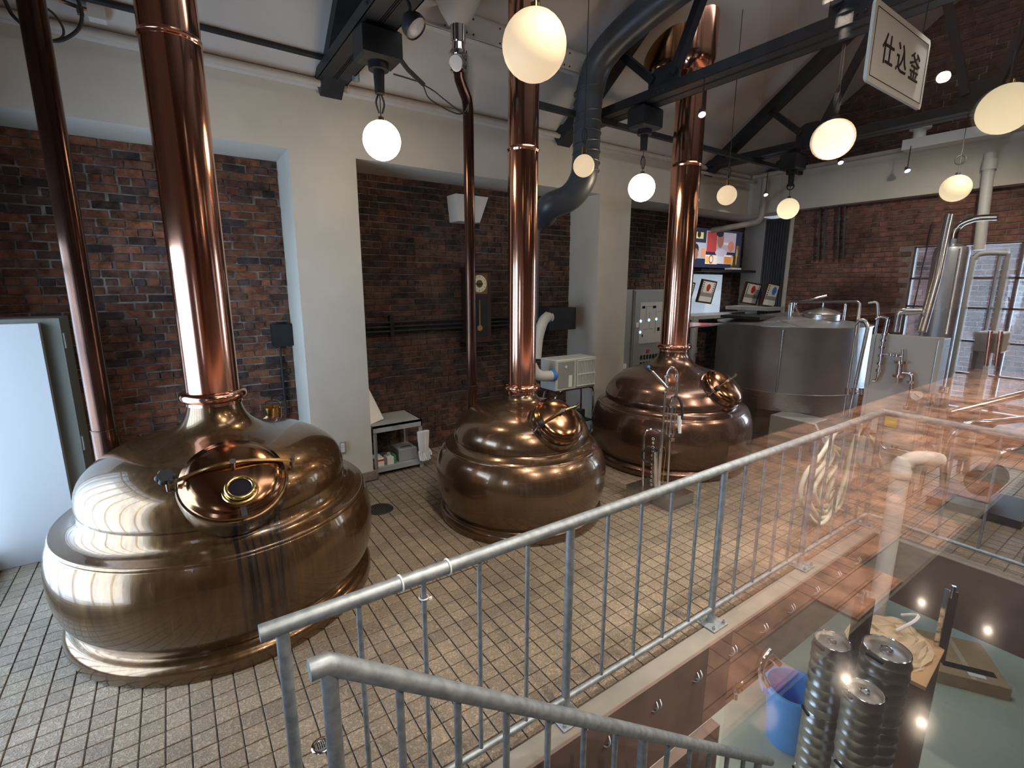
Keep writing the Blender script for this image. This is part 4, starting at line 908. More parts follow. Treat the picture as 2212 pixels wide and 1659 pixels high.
m=MB(); m.cyl(a,b,.026,n=20); m.build('sight_tube',MT['winglass'],T)
m=MB(); m.tube(spline([pxp(1456,855),pxp(1468,862),pxp(1474,885),pxp(1472,905)],6),.014,8); m.cyl(pxp(1469,895),pxp(1466,935),.02); m.build('black_sleeve',MT['rubber'],T)
m=MB(); m.cyl(pxp(1468,897),pxp(1467,935),.0215); m.build('white_label',MT['paper'],T)
T=thing('u_tube_frame','low chrome U-shaped pipe frame with a chain, left of the dosing column','pipe frame',(3.85,3.1,0))
q0=Vector((3.87,3.08,0))
m=MB(); m.tube(spline([pxp(1388,1052,q0),pxp(1391,960,q0),pxp(1393,935,q0),pxp(1400,929,q0),pxp(1412,929,q0),pxp(1422,933,q0),pxp(1426,950,q0),pxp(1421,1060,q0)],6),.011,8)
m.cyl(pxp(1415,975,q0),pxp(1415,1050,q0),.03); m.build('frame',MT['chrome'],T)
m=MB(); m.tube(spline([pxp(1392,970,q0),pxp(1388,985,q0),pxp(1395,998,q0),pxp(1410,995,q0),pxp(1413,975,q0),pxp(1400,965,q0),pxp(1391,975,q0)],6),.012,8); m.build('black_coil',MT['rubber'],T)
m=MB()
for k_ in range(12):
    c=pxp(1411-k_*.4,948+k_*9,q0); m.torus(c,.012,.0035,(1,.3*(-1)**k_,0),12,5)
m.build('chain',MT['paper'],T)
m=MB(); m.tube(spline([pxp(1434,965,q0),pxp(1438,975,q0),pxp(1435,1000,q0),pxp(1431,1042,q0)],6),.006,6); m.build('hose',MT['brass'],T)
# ================================================================== STEEL TANK
TC=(7.58,3.68); TR=1.0
T=thing('steel_tank','wide round stainless steel mash tank in front of the brick end wall','tank',(*TC,.5))
m=MB(); m.lathe([(TR,.76),(TR,1.63),(TR+.012,1.645),(TR+.012,1.66),(TR-.01,1.665)],96,(*TC,0)); m.build('shell',MT['tanksteel'],T)
m=MB(); m.lathe([(TR-.01,1.66),(TR*.6,1.72),(.001,1.82)],96,(*TC,0)); m.build('lid',MT['tanksteel'],T)
m=MB(); m.lathe([(TR-.05,.5),(TR-.05,.74),(TR+.01,.745),(TR+.01,.762),(TR,.765)],96,(*TC,0)); m.build('bottom_rim',MT['steel'],T)
m=MB(); m.lathe([(.22,1.72),(.22,1.80),(.24,1.81),(.20,1.84),(.001,1.90)],40,(7.55,3.25,0)); hl=m.build('hatch',MT['steel'],T)
m=MB(); m.tube(spline([(7.35,3.45,1.78),(7.3,3.5,1.95),(7.35,3.35,2.0),(7.5,3.2,2.06)],6),.012,8); m.cyl((7.55,3.25,1.9),(7.55,3.25,1.97),.008); m.cyl((7.3,3.55,1.7),(7.3,3.55,1.98),.03); m.cyl((7.75,3.05,1.72),(7.75,3.05,1.95),.015); m.build('lid_fitting',MT['chrome'],T)
m=MB(); m.bb(6.75,7.3,3.7,4.3,1.72,1.76); m.build('inspection_cover',MT['black'],T)
m=MB(); m.cyl((6.63,3.3,.77),(6.63,3.3,1.62),.012); m.cyl((6.60,3.66,.77),(6.60,3.66,1.62),.008); m.build('sight_pipe',MT['steel'],T)
m=MB(); m.bb(6.95,8.5,2.95,4.45,0,.02); m.bb(7.0,8.4,3.0,4.4,.02,.52,ch=.01); o=m.build('tank_plinth',MT['greycab']); tag(o,'grey plinth carrying the wide steel tank','plinth')
T=thing('control_box','grey steel box with a slanted side on the floor before the steel tank','box',(6.6,3.0,0))
m=MB(); m.bb(6.45,6.85,2.72,3.25,0,.50,ch=.004); m.build('body',MT['greycab'],T)
m=MB(); m.add([(6.45,2.70,.5),(6.45,2.70,.1),(6.45,2.45,.1),(6.5,2.70,.5),(6.5,2.70,.1),(6.5,2.45,.1)],[(0,1,2),(5,4,3),(0,3,4,1),(1,4,5,2),(2,5,3,0)]); m.build('gusset',MT['white'],T)
# ================================================================== PIPE RUNS tank -> HX
def q6(px,py,X): v=Rt*((px-1106)/f)+Dn*((py-829.5)/f)+F; t=X/v.x; return Vector((X,v.y*t,H+v.z*t))
def run(name,pts,r_,label,group=None,mk='steel',k=4):
    m=MB(); P_=[q6(*a) for a in pts]
    out=[P_[0]]
    for i in range(1,len(P_)-1):
        a,b,c_=P_[i-1],P_[i],P_[i+1]; d=min(.05,(a-b).length*.4,(c_-b).length*.4); s0=b+(a-b).normalized()*d; s1=b+(c_-b).normalized()*d
        for j in range(k+1): t=j/k; out.append((1-t)**2*s0+2*t*(1-t)*b+t*t*s1)
    out.append(P_[-1]); m.tube(out,r_,10); o=m.build(name,MT[mk]); tag(o,label,'pipe',group); return o
run('steel_pipe',[(1703,690,7.0),(1705,652,7.0),(1858,652,6.6),(1822,895,6.3)],.013,'slim steel pipe crossing above the tank lid and down its right side')
run('steel_pipe',[(1876,655,6.3),(1895,652,6.3),(1897,680,6.3),(1862,885,6.3)],.013,'steel pipe hooking down just left of the white steel panel')
run('steel_pipe',[(1849,700,6.5),(1856,692,6.5),(1868,692,6.5),(1875,705,6.5),(1838,880,6.3)],.02,'thicker steel pipe bent like a cane between tank and white panel')
run('steel_pipe',[(1858,655,6.6),(1850,765,6.5),(1835,900,6.4)],.01,'thin steel pipe dropping beside the cane-shaped pipe')
T=thing('pipe_valve','small steel valve joining the pipes left of the white panel','valve',q6(1845,845,6.3))
m=MB(); c=q6(1845,845,6.3); m.cyl(q6(1828,843,6.3),q6(1868,848,6.3),.016); 
for a in (1832,1845,1862): m.cyl(q6(a,838,6.3),q6(a,852,6.3),.03,n=10)
m.build('valve_body',MT['chrome'],T); m=MB(); m.cyl(q6(1838,850,6.3),q6(1836,868,6.3),.006); m.build('lever',MT['chrome'],T)
# HX panel
T=thing('heat_exchanger','upright white steel heat exchanger panel with pipework on its front','heat exchanger',(6.0,1.78,0))
m=MB(); m.bb(6.0,6.35,1.52,2.02,.28,1.69,ch=.004); m.build('body',MT['steel'],T)
m=MB(); m.bb(5.985,6.0,1.53,2.05,.3,1.71,ch=.003); m.build('front_panel',MT['whiteduct'],T)
m=MB(); m.bb(5.97,5.99,1.478,1.515,.25,1.72); m.bb(5.97,5.99,2.03,2.06,.25,1.70); m.build('side_strip',MT['whiteduct'],T)
for (a,b) in ((6.02,1.54),(6.02,2.0),(6.32,1.54),(6.32,2.0)):
    m=MB(); m.cyl((a,b,0),(a,b,.29),.02); m.build('leg',MT['chrome'],T)
m=MB(); c=q6(1925,912,5.97); m.bb(5.965,5.985,c.y-.06,c.y+.06,c.z-.055,c.z+.055); m.build('frame_plate',MT['greycab'],T)
m=MB(); m.bb(5.960,5.966,c.y-.05,c.y+.05,c.z-.045,c.z+.045); m.build('yellow_label',MT['yellow'],T)
X=5.93
def fit(nm,segs,r_,joints=()):
    m=MB()
    for sg in segs: m.tube(spline([q6(a,b,X) for a,b in sg],5) if len(sg)>2 else [q6(a,b,X) for a,b in sg],r_,10)
    for (a,b) in joints:
        c=q6(a,b,X); m.cyl(c-Vector((0,0,.012)),c+Vector((0,0,.012)),r_*1.9,n=14)
    m.build(nm,MT['chrome'],T)
fit('inlet_pipe',[[(1918,690),(1908,740),(1898,805),(1892,822),(1884,822)],[(1892,690),(1902,684),(1918,688)]],.016,[(1912,722),(1909,735),(1906,750),(1904,768),(1901,785),(1899,800)])
fit('cross_pipe',[[(1905,764),(1950,770)],[(1950,755),(1948,790)]],.012,[(1925,766),(1938,768)])
fit('valve_body',[[(1946,780),(1942,812)]],.03,[(1946,782),(1942,812)])
fit('outlet_pipe',[[(1945,806),(1962,806),(1970,815),(1967,850),(1958,885)]],.018,[(1968,825),(1958,880)])
fit('drain_nozzle',[[(1940,812),(1937,828)]],.014)
fit('right_pipe',[[(2015,850),(2008,900),(1998,960),(1992,1000)]],.013,[(2014,870),(2011,885),(2005,915),(2000,940),(1997,975)])
fit('floor_pipe',[[(1905,925),(1902,955),(1912,968),(1930,968),(1960,975),(1990,978)]],.018,[(1933,965)])
T=thing('pressure_gauge','round pressure gauge with white dial on the white steel panel','gauge',q6(1980,854,5.9))
c=q6(1980,854,5.88); ax=Vector((-1,-.1,.05)).normalized()
m=MB(); m.cyl(c-ax*.06,c,.052,n=28); m.cyl(c-ax*.03+Vector((0,0,-.16)),c-ax*.03,.012); m.build('housing',MT['chrome'],T)
m=MB(); m.cyl(c,c+ax*.003,.045,n=28); m.build('dial',MT['paper'],T)
m=MB(); m.box(c+ax*.005,(.002,.05,.004),rot=Matrix.Rotation(.6,3,'X')); 
for k_ in range(9):
    a=-.8+k_*.6; m.box(c+ax*.004+Vector((0,.036*math.sin(a),.036*math.cos(a))),(.002,.003,.003))
m.build('needle',MT['ink'],T)
# pipes on top of HX
run('steel_pipe',[(1935,717,6.15),(1942,676,6.15),(1952,672,6.15),(1992,672,6.2)],.03,'stubby steel elbow pipe on top of the white panel')
run('steel_pipe',[(1955,680,6.2),(1990,676,6.25)],.012,'thin horizontal steel pipe behind the elbow on the panel')
run('vapour_pipe',[(1990,716,6.2),(2022,600,6.35),(2042,500,6.5),(2050,465,6.55)],.042,'tall leaning polished steel pipe rising behind the white panel',k=2)
run('steel_pipe',[(2043,722,6.3),(2075,538,6.6)],.013,'long thin steel pipe right of the leaning pipe')
# tower vessel
T=thing('steel_tower','tall slim stainless steel vessel beside the end window','vessel',(8.0,1.98,0))
m=MB(); m.lathe([(.001,.3),(.17,.34),(.175,.4),(.175,2.6),(.16,2.66),(.05,2.70),(.05,2.76),(.001,2.76)],40,(8.0,2.06,0)); m.build('shell',MT['tanksteel'],T)
m=MB(); m.tube(spline([(8.0,2.06,2.7),(8.0,2.04,2.9),(8.0,1.9,2.98),(8.0,1.7,2.98)],6),.036,14); m.build('outlet_elbow',MT['chrome'],T)
for (a,b) in ((.14,.1),(-.14,.1),(0,-.17)):
    m=MB(); m.cyl((8+a,2.06+b,0),(8+a,2.06+b,.4),.018); m.build('leg',MT['chrome'],T)
T=thing('tube_rack','grey steel tube rack standing before the end window','rack',(7.5,1.6,0))
def rtube(pts,r_,nm,mk):
    m=MB(); m.tube(pts,r_,12); m.build(nm,MT[mk],T)
a_=q6(2110,548,7.6); b_=q6(2180,548,7.6)
rtube(spline([(7.6,a_.y+.03,0),(7.6,a_.y+.02,a_.z-.3),(7.6,a_.y,a_.z-.05),(7.6,a_.y-.08,a_.z),b_],6),.03,'front_loop','greycab')
rtube([(7.6,b_.y,0),(7.6,b_.y,b_.z)],.03,'rear_post','greycab')
c_=q6(2140,660,7.6); rtube([(7.6,c_.y,0),(7.6,c_.y,a_.z)],.022,'middle_post','tanksteel')
# filter housing with copper tubes
T=thing('filter_unit','grey filter unit with two copper tubes in front of the end window','filter',q6(2160,800,6.6))
a=q6(2120,790,6.7)
m=MB(); m.bb(6.6,6.9,q6(2180,700,6.7).y,q6(2118,700,6.7).y,1.55,1.75,ch=.01); m.bb(6.65,6.85,q6(2125,800,6.7).y,q6(2112,800,6.7).y+.05,.4,1.7); m.build('body',MT['greycab'],T)
for px in (2138,2160):
    m=MB(); m.cyl(q6(px+2,715,6.55),q6(px-8,790,6.55),.018); m.build('copper_tube',MT['copper'],T)
m=MB(); m.bb(6.5,7.2,.5,1.15,.72,.8); m.build('work_surface',MT['black'],T)
# pumps cluster behind the right rail
T=thing('pump_skid','dark pump skid with shiny pipes behind the side railing','pump',(6.4,1.2,0))
m=MB(); m.bb(6.2,6.9,.75,1.45,.0,.08); m.cyl((6.35,1.1,.3),(6.75,1.1,.3),.13,n=24); m.cyl((6.2,1.1,.3),(6.35,1.1,.3),.08,n=24); m.build('motor',MT['rubber'],T)
m=MB(); m.tube(spline([(6.25,1.35,.2),(6.25,1.38,.6),(6.3,1.3,.85),(6.5,1.1,.9),(6.9,.85,.95)],6),.03,12); m.tube(spline([(6.2,1.1,.35),(6.15,1.0,.6),(6.2,.95,.7),(6.6,.8,.72)],6),.022,10); m.tube([(6.3,1.42,.95),(6.9,1.0,1.15)],.04,12); m.build('pipework',MT['chrome'],T)
m=MB()
for (a,b,c_) in ((6.15,1.46,1.2),(6.14,1.42,.85),(6.13,1.44,.6)): m.cyl((a,b,c_-.03),(a,b,c_+.03),.032,n=14); m.cyl((a-.03,b,c_),(a-.06,b,c_),.02,n=10)
m.build('valve',MT['chrome'],T)
# ================================================================== HOSE COIL
T=thing('hose_coil','coil of ivory hose hung on the railing near its far corner','hose',(4.6,1.72,.0))
for k_ in range(5):
    o_=random.uniform(-.05,.05); p_=random.uniform(-.04,.04); yy=1.70+k_*.03
    m=MB(); pts=[A(1855+k_*2,918,yy),A(1812-k_*7,928+k_*5,yy),A(1772+k_*13,985+(k_%2)*9,yy),A(1738+k_*14,1030+k_*5,yy+.02),A(1731+k_*14,1085-(k_%3)*9,yy),A(1768+k_*6,1132-k_*13,yy),A(1800+(k_%2)*14,1100-k_*9,yy+.02),A(1822+k_*3,1040,yy+.01),A(1838+k_*2,970,yy)]
    pts=[Vector((p__.x,p__.y,max(.03,p__.z))) for p__ in pts]
    m.tube(spline(pts,7,True),.019,10,True); m.build('hose_loop',MT['hose'],T)
m=MB(); m.tube(spline([A(1840,925,1.78),A(1868,935,1.78),A(1888,960,1.78),A(1905,1010,1.78)],7),.019,10); m.build('hose_end',MT['hose'],T)
T=thing('hose_bracket','brown clamp bracket holding the hose coil at the railing','bracket',A(1865,925,1.72))
m=MB(); c=A(1862,925,1.74); m.box(c,(.16,.05,.04),rot=Matrix.Rotation(-.5,3,'Y')); m.cyl(c,c+Vector((.05,-.1,-.05)),.02); m.build('plate',MT['wire'],T)
# ================================================================== PIT OBJECTS
def keg(R,h,label,loc,group):
    T=thing('beer_keg',label,'keg',(0,0,0),group)
    m=MB(); pr=[(R*.86,.0),(R*.93,.004),(R*.94,.05*h),(R*.96,.09*h)]
    for z0 in (.13,.27,.42,.57,.72,.87): pr+=[(R*.972,(z0-.016)*h),(R*1.0,(z0-.006)*h),(R*1.0,(z0+.006)*h),(R*.972,(z0+.016)*h)]
    pr+=[(R*.94,.93*h),(R*.93,.985*h),(R*.90,h),(R*.86,h),(R*.85,.965*h),(R*.84,.945*h),(R*.5,.96*h),(.001,.965*h)]
    m.lathe(pr,40); m.build('shell',MT['kegsteel'],T)
    m=MB(); m.torus((0,0,.992*h),R*.9,R*.045,n=36,k=8); m.build('top_chime',MT['chrome'],T)
    m=MB(); m.cyl((0,0,.955*h),(0,0,.985*h),R*.25,n=20); m.torus((0,0,.985*h),R*.22,R*.05,n=20,k=6); m.build('valve_neck',MT['chrome'],T)
    m=MB()
    for a in (0,PI): m.box((math.cos(a+2.6)*R*.95,math.sin(a+2.6)*R*.95,.955*h),(R*.12,R*.7,.03*h),rz=a+2.6)
    m.build('hand_hole',MT['ink'],T)
    T.location=loc; return T
ZL=-2.45
def stack(x,yy,R,h,n,which,first=None):
    names=['bottom','second from the bottom','third from the bottom','topmost']
    for i in range(n):
        lb=f'steel beer keg, {names[i]} of the {which} keg stack'
        if first is None: first=keg(R,h,lb,(x,yy,ZL+i*h),'steel beer kegs in stacks')
        else: dup(first,(x+random.uniform(-.006,.006),yy+random.uniform(-.006,.006),ZL+i*h),random.uniform(-.4,.4),lb,'steel beer kegs in stacks')
stack(3.52,1.18,.118,.56,4,'left')
stack(3.74,.94,.148,.56,4,'wider rear right')
stack(3.40,.925,.116,.525,4,'front lower')
T=thing('plastic_pail','bright blue plastic pail on the lower floor left of the kegs','bucket',(4.80,1.88,ZL))
m=MB(); m.lathe([(.001,0),(.19,.0),(.20,.03),(.245,.60),(.27,.60),(.275,.62),(.27,.65),(.24,.65),(.235,.60),(.19,.04),(.001,.03)],48,(4.80,1.88,ZL)); m.build('pail_body',MT['blueplastic'],T)
for a in (2.3,5.3):
    m=MB(); m.box((4.80+.275*math.cos(a),1.88+.275*math.sin(a),ZL+.60),(.06,.16,.08),rz=a,ch=.01); m.build('grip',MT['blueplastic'],T)
T=thing('cardboard_box','flat cardboard box with dark stripe and white label lying on the lower floor','box',(6.7,1.0,ZL))
m=MB(); bc=Vector((7.55,1.17,ZL+.08)); m.box(bc,(.80,.66,.16),rz=.55,ch=.004); m.build('carton_body',MT['card'],T)
rz=Matrix.Rotation(.55,3,'Z')
m=MB(); m.box(bc+Vector((0,0,.082)),(.79,.05,.002),rz=.55); m.build('tape',MT['kraft'],T)
m=MB(); m.box(bc+rz@Vector((-.22,.0,.0835)),(.10,.5,.002),rz=.55); m.build('dark_stripe',MT['ink'],T)
m=MB(); m.box(bc+rz@Vector((-.31,-.05,.0835)),(.06,.16,.003),rz=.55); m.build('white_label',MT['paper'],T)
T=thing('brown_cabinet','tall brown panelled cart with steel uprights behind the kegs','cabinet',(4.35,1.1,ZL))
m=MB(); m.box((4.44,1.07,-1.55),(.62,.50,1.8),rz=.08,ch=.008); m.build('body',MT['brownpanel'],T)
m=MB(); m.box((4.44,1.07,-.63),(.64,.53,.03),rz=.08); m.build('top_board',MT['card'],T)
for (a,b,wd) in ((4.08,1.20,.13),(4.72,.84,.06)):
    m=MB(); m.box((a,b,-.42),(wd,.012,.62),rz=-.9); m.box((a,b+.03,-.42),(.012,.05,.62)); 
    m.cyl((a-.03,b,-.15),(a-.03,b,-.05),.014); m.build('steel_upright',MT['chrome'],T)
T=thing('paper_sack','crumpled kraft paper sack on top of the brown cart','paper bag',(4.5,1.15,-.6))
m=MB(); rn=random.Random(3); n1,n2=16,10; vs=[];fs=[]
for i in range(n2):
    for j in range(n1):
        a=2*PI*j/n1; t=i/(n2-1); rr=(.30*(1-t)**.45+.02)*(1+rn.uniform(-.13,.13)); vs.append((4.44+rr*math.cos(a)*1.0,1.10+rr*math.sin(a)*.8,-.61+.17*t+rn.uniform(-.015,.015)))
for i in range(n2-1):
    for j in range(n1): k2=(j+1)%n1; fs.append((i*n1+j,i*n1+k2,(i+1)*n1+k2,(i+1)*n1+j))
fs.append(tuple((n2-1)*n1+j for j in range(n1))); m.add(vs,fs); m.build('sack_body',MT['kraft'],T,flat=True)
m=MB(); m.tube(spline([(4.35,1.05,-.42),(4.45,.98,-.34),(4.6,1.0,-.36),(4.62,1.1,-.43)],6),.012,6); m.build('plastic_strap',MT['tie'],T)
T=thing('insulated_pipe','thick white insulated pipe with elbow top rising beside the side railing','pipe',(4.86,1.33,0))
m=MB(); m.cyl((4.86,1.33,ZL),(4.86,1.33,.66),.066,n=28); m.build('sleeve',MT['whiteduct'],T)
m=MB(); m.lathe([(.066,.62),(.074,.63),(.074,.70),(.066,.71),(.066,.76),(.04,.80),(.001,.81)],28,(4.86,1.33,0)); m.tube(spline([(4.86,1.33,.70),(4.9,1.30,.78),(5.0,1.22,.80),(5.1,1.15,.78)],6),.06,20); m.build('elbow',MT['whiteduct'],T)
# valve on the pipe rack low left of pail
T=thing('brass_tap','small chrome and brass tap on the lower wall edge','tap',(3.0,1.45,-.9))
m=MB(); c=A(1590,1490,1.45); m.sphere(c,.03,12); m.cyl(c,c+Vector((.07,0,.02)),.018); m.cyl(c,c+Vector((0,0,-.07)),.015); m.build('tap_body',MT['chrome'],T); m=MB(); m.cyl(c+Vector((0,-.02,.03)),c+Vector((0,-.02,.05)),.03,n=10); m.build('tap_wheel',MT['brass'],T)
m=MB(); m.tube(spline([A(1662,1405,1.46),A(1648,1425,1.46),A(1642,1450,1.46),A(1655,1478,1.46)],6),.03,12); m.tube(spline([A(1656,1412,1.46),A(1668,1420,1.46),A(1680,1432,1.46)],5),.03,12); o=m.build('bent_pipe',MT['chrome']); tag(o,'curved shiny pipe beside the blue pail','pipe')
# ================================================================== GABLE DETAILS
for k_,(px0) in enumerate((1776,1788,1818,1830)):
    m=MB(); m.tube([q6(px0,345,8.93),q6(px0-9,560,8.93)],.014,8)
    for z in (.3,.6,.85):
        c=q6(px0-9*z,345+215*z,8.93); m.cyl(c-Vector((0,0,.02)),c+Vector((0,0,.02)),.03,n=8)
    o=m.build('wall_conduit',MT['duct']); tag(o,('first','second','third','last')[k_]+' from the tank side of four grey conduits running down the brick end wall','conduit','paired conduits on the end wall')
m=MB(); m.tube([q6(2015,480,8.93),q6(1970,680,8.93)],.01,8); o=m.build('wall_cable',MT['black']); tag(o,'black cable down the brick beside the end window','cable')
m=MB(); m.tube([q6(2140,330,8.7),q6(2115,540,8.7)],.06,14); m.lathe([(.075,0),(.075,.12)],16,q6(2140,345,8.7),(0,0,-1)); o=m.build('drop_pipe',MT['whiteduct']); tag(o,'pale vertical pipe at the right above the end window','pipe')
# white smoke sensor and small rail
T=thing('smoke_sensor','small white ceiling sensor on a plate near the end wall','sensor',q6(1985,300,8.6))
c=q6(1985,300,8.6); m=MB(); m.cyl(c,c+Vector((0,0,.12)),.07,n=20); m.cyl(c+Vector((0,0,.12)),c+Vector((0,0,.15)),.12,n=20); m.bb(c.x-.1,c.x+.15,c.y-.9,c.y+.15,c.z-.13,c.z); m.build('housing',MT['paper'],T)
# display niche: dark hanging strip, side board
m=MB()
for k_ in range(9): m.bb(8.95+k_*.0,8.97,4.58+k_*.045,4.605+k_*.045,1.4,3.3)
m.bb(8.97,8.98,4.56,4.98,1.4,3.35); o=m.build('slatted_panel',MT['duct']); tag(o,'dark blue vertical slatted panel left of the brick end wall','panel')
T=thing('white_elbow_pipe','pale grey pipe with a bend under the band near the far corner','pipe',(8.6,4.95,3.3))
m=MB(); m.tube(spline([(8.65,4.9,4.0),(8.65,4.9,3.45),(8.65,4.93,3.32),(8.62,5.05,3.27),(8.5,5.75,3.2)],8),.05,14); m.build('pipe_run',MT['pipewhite'],T)
m=MB(); m.bb(6.98,9.7,5.3,5.86,1.60,1.66); m.bb(7.2,7.3,5.35,5.8,0,1.6); m.bb(7.45,7.5,5.25,5.3,0,1.6); m.bb(8.8,8.85,5.25,5.3,0,1.6); o=m.build('work_counter',MT['white']); tag(o,'white counter with cabinets far behind the steel tank','counter')
m=MB(); m.add([(6.05,4.6,1.55),(6.75,4.2,1.62),(6.35,4.75,1.62)]+[(6.05,4.6,1.57),(6.75,4.2,1.64),(6.35,4.75,1.64)],[(0,1,2),(5,4,3),(0,3,4,1),(1,4,5,2),(2,5,3,0)]); o=m.build('metal_flap',MT['chrome']); tag(o,'shiny triangular metal flap beside the third chimney','sheet')
m=MB(); m.cyl((7.0,4.9,0),(7.0,4.9,1.7),.05,n=14); m.lathe([(.065,1.1),(.065,1.2)],14,(7.0,4.9,0)); o=m.build('stand_pipe',MT['pipewhite']); tag(o,'pale green vertical pipe between third kettle and tank','pipe')
# ================================================================== MIRRORED GALLERY OBJECTS (solid stand-ins in the room)
Q=lambda px,py,Y:A(px,py,Y)
DY=5.78
tl,br=Q(1468,487,DY),Q(1597,578,DY)
T=thing('reflected_display','dark stand-in for a reflected wall display with photo panels of people drinking beer, right of the third chimney','display',((tl.x+br.x)/2,DY+.04,br.z))  # mirrored gallery display, built as a solid with glowing prints
m=MB(); m.bb(tl.x,br.x,DY,DY+.08,Q(1597,578,DY).z-.02,Q(1468,487,DY).z+.0); m.build('screen',MT['screen'],T)
def panel(nm,x0,y0,x1,y1,c_,e_,d=.004,par=None):
    a,b=Q(x0,y0,DY),Q(x1,y1,DY); m=MB(); m.bb(a.x,b.x,DY-d,DY-d+.003,b.z,a.z); return m.build(nm,emi(nm+'_print',c_,e_*.55),par or T)
def disc(nm,px,py,rx,c_,e_,d=.008,sx=1,sz=1,par=None):
    a=Q(px,py,DY); m=MB(); m.lathe([(.001,-.001),(rx,-.001),(rx,.001),(.001,.001)],24,(0,0,0),(0,1,0)); m.v=[(a.x+v[0]*sx,DY-d+v[1],a.z+v[2]*sz) for v in m.v]; return m.build(nm,emi(nm+'_print',c_,e_*.55),par or T)
P0=panel('poster',1527,498,1587,546,(.38,.33,.38),.9)
panel('red_curtain',1529,500,1546,545,(.38,.05,.05),.9,.006,P0)
disc('shirt',1557,546,.16,(.5,.45,.55),.9,.0065,1.2,.45,P0); disc('face',1556,517,.13,(.33,.14,.10),.8,.009,.8,1.25,P0); disc('hair',1555,504,.13,(.03,.02,.03),.5,.0095,.9,.55,P0)
disc('hand',1578,533,.11,(.55,.20,.14),.8,.010,1,.9,P0); panel('glass_rim',1563,524,1572,530,(.6,.55,.6),.9,.011,P0)
P1=panel('poster',1524,550,1548,571,(.62,.58,.52),1.1); disc('round_mark',1535,560,.07,(.35,.08,.06),.9,.008,1,1.2,P1); disc('round_mark_centre',1535,560,.045,(.7,.66,.6),1,.010,1,1.2,P1); panel('beer_glass',1525,553,1529,568,(.7,.38,.05),1,.007,P1)
P2=panel('poster',1550,550,1580,571,(.5,.52,.58),1.1); panel('beer_glass',1564,553,1578,570,(.62,.22,.05),1,.007,P2); panel('foam',1564,551,1578,555,(.8,.75,.7),1,.008,P2)
P3=panel('poster',1478,521,1523,559,(.30,.34,.45),1.0); disc('head',1502,538,.09,(.03,.02,.02),.5,.008,1,1.1,P3); disc('face',1502,548,.08,(.3,.13,.1),.7,.0085,.9,1.2,P3); panel('beer_glass',1515,536,1522,556,(.55,.25,.12),.9,.007,P3)
P4=panel('poster',1490,499,1519,516,(.5,.48,.25),1.0); disc('head',1510,506,.05,(.05,.03,.02),.5,.008,1,1.2,P4)
T=thing('reflected_ornament','small stacked white stand-in for a reflected ornament at the lower right corner of the display','ornament',tuple(Q(1590,579,5.6)))  # takes the place of a mirrored ornament
c=Q(1586,579,5.6); m=MB(); m.bb(c.x-.16,c.x+.16,5.55,5.7,c.z-.03,c.z); m.build('base_plate',MT['paper'],T)
m=MB(); m.bb(c.x-.10,c.x-.01,5.58,5.62,c.z,c.z+.22); m.bb(c.x+.04,c.x+.10,5.58,5.62,c.z,c.z+.42); m.build('letter_block',MT['brass'],T)
m=MB(); m.bb(Q(1500,583,5.7).x,Q(1700,583,5.7).x,5.55,5.87,Q(1560,588,5.7).z,Q(1560,583,5.7).z); o=m.build('wall_shelf',MT['black']); tag(o,'dark narrow shelf under the wall display','shelf')
a,b=Q(1488,592,5.84),Q(1642,680,5.84)
m=MB(); m.bb(a.x,min(b.x,9.1),5.83,5.86,b.z,a.z); o=m.build('mirrored_glow_panel',emi('mirrored_glow',(.42,.50,.60),.6)); tag(o,'bluish white glowing stand-in for a mirrored bright area behind the framed certificates','reflection panel')  # glowing sheet added in place of a bright reflection
CG='solid stand-ins for reflected award certificates'  # the frames stand in for mirrored certificates of the gallery
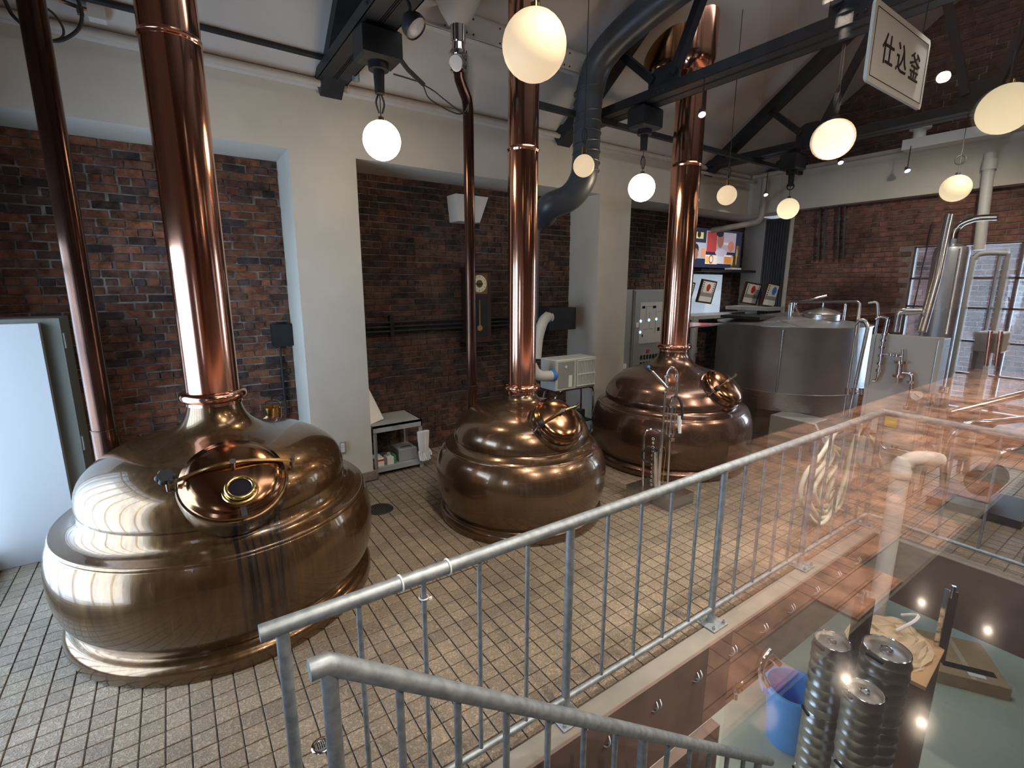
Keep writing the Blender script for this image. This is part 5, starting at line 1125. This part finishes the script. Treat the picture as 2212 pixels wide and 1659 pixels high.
m=MB(); m.bb(8.45,8.96,4.5,5.3,1.76,1.82); m.bb(8.5,8.95,4.62,4.66,0,1.7); m.bb(8.5,8.95,5.2,5.24,0,1.7); o=m.build('side_counter',MT['white']); tag(o,'small white side counter under the two framed certificates by the slatted panel','counter')
for i,(px,py,w_,h_,rb,Y,lb) in enumerate(((1482,632,30,48,'red',5.6,'stand-in for a reflected certificate, half hidden behind the third chimney'),(1526,630,36,50,'red',5.6,'stand-in for a reflected certificate with red rosette, first one right of the third chimney'),(1622,634,38,46,'red',4.93,'stand-in for a reflected certificate with orange rosette, second from the slatted panel'),(1667,638,40,50,'blue',4.66,'stand-in for a reflected certificate with blue rosette in front of the slatted panel'))):
    c=Q(px,py,Y); W=(Q(px+w_/2,py,Y)-Q(px-w_/2,py,Y)).length*.92; Hh_=(Q(px,py-h_/2,Y)-Q(px,py+h_/2,Y)).length
    T=thing('reflected_certificate',lb,'frame',tuple(c-Vector((0,0,Hh_/2))),CG); rt=Matrix.Rotation(.16,3,'X')@Matrix.Rotation(.10,3,'Y')
    nn=rt@Vector((0,-1,0)); zz_=rt@Vector((0,0,1)); xx_=rt@Vector((1,0,0))
    m=MB(); m.box(c,(W,.03,Hh_),rot=rt,ch=.004); m.build('frame',MT['dkwood'],T)
    m=MB(); m.box(c+nn*.016,(W*.82,.004,Hh_*.86),rot=rt); m.build('sheet',MT['paper'],T)
    m=MB(); m.box(c+nn*.019-zz_*Hh_*.12,(W*.82,.003,Hh_*.16),rot=rt); m.build('grey_band',MT['greycab'],T)
    m=MB(); m.cyl(c+nn*.019+zz_*Hh_*.2,c+nn*.025+zz_*Hh_*.2,W*.12,n=18); 
    for e in (-1,1): m.box(c+nn*.02+zz_*Hh_*.10+xx_*W*.05*e,(W*.07,.003,Hh_*.14),rot=rt@Matrix.Rotation(.25*e,3,'Y'))
    m.build('rosette',MT[rb],T)
    m=MB()
    for e in (-1,1):
        for k_ in range(5): m.box(c+nn*.0195+xx_*W*.34*e+zz_*Hh_*(.36-.09*k_),(W*.05,.002,Hh_*.05),rot=rt)
    m.build('border_print',MT['ink'],T)
bpy.context.view_layer.update()
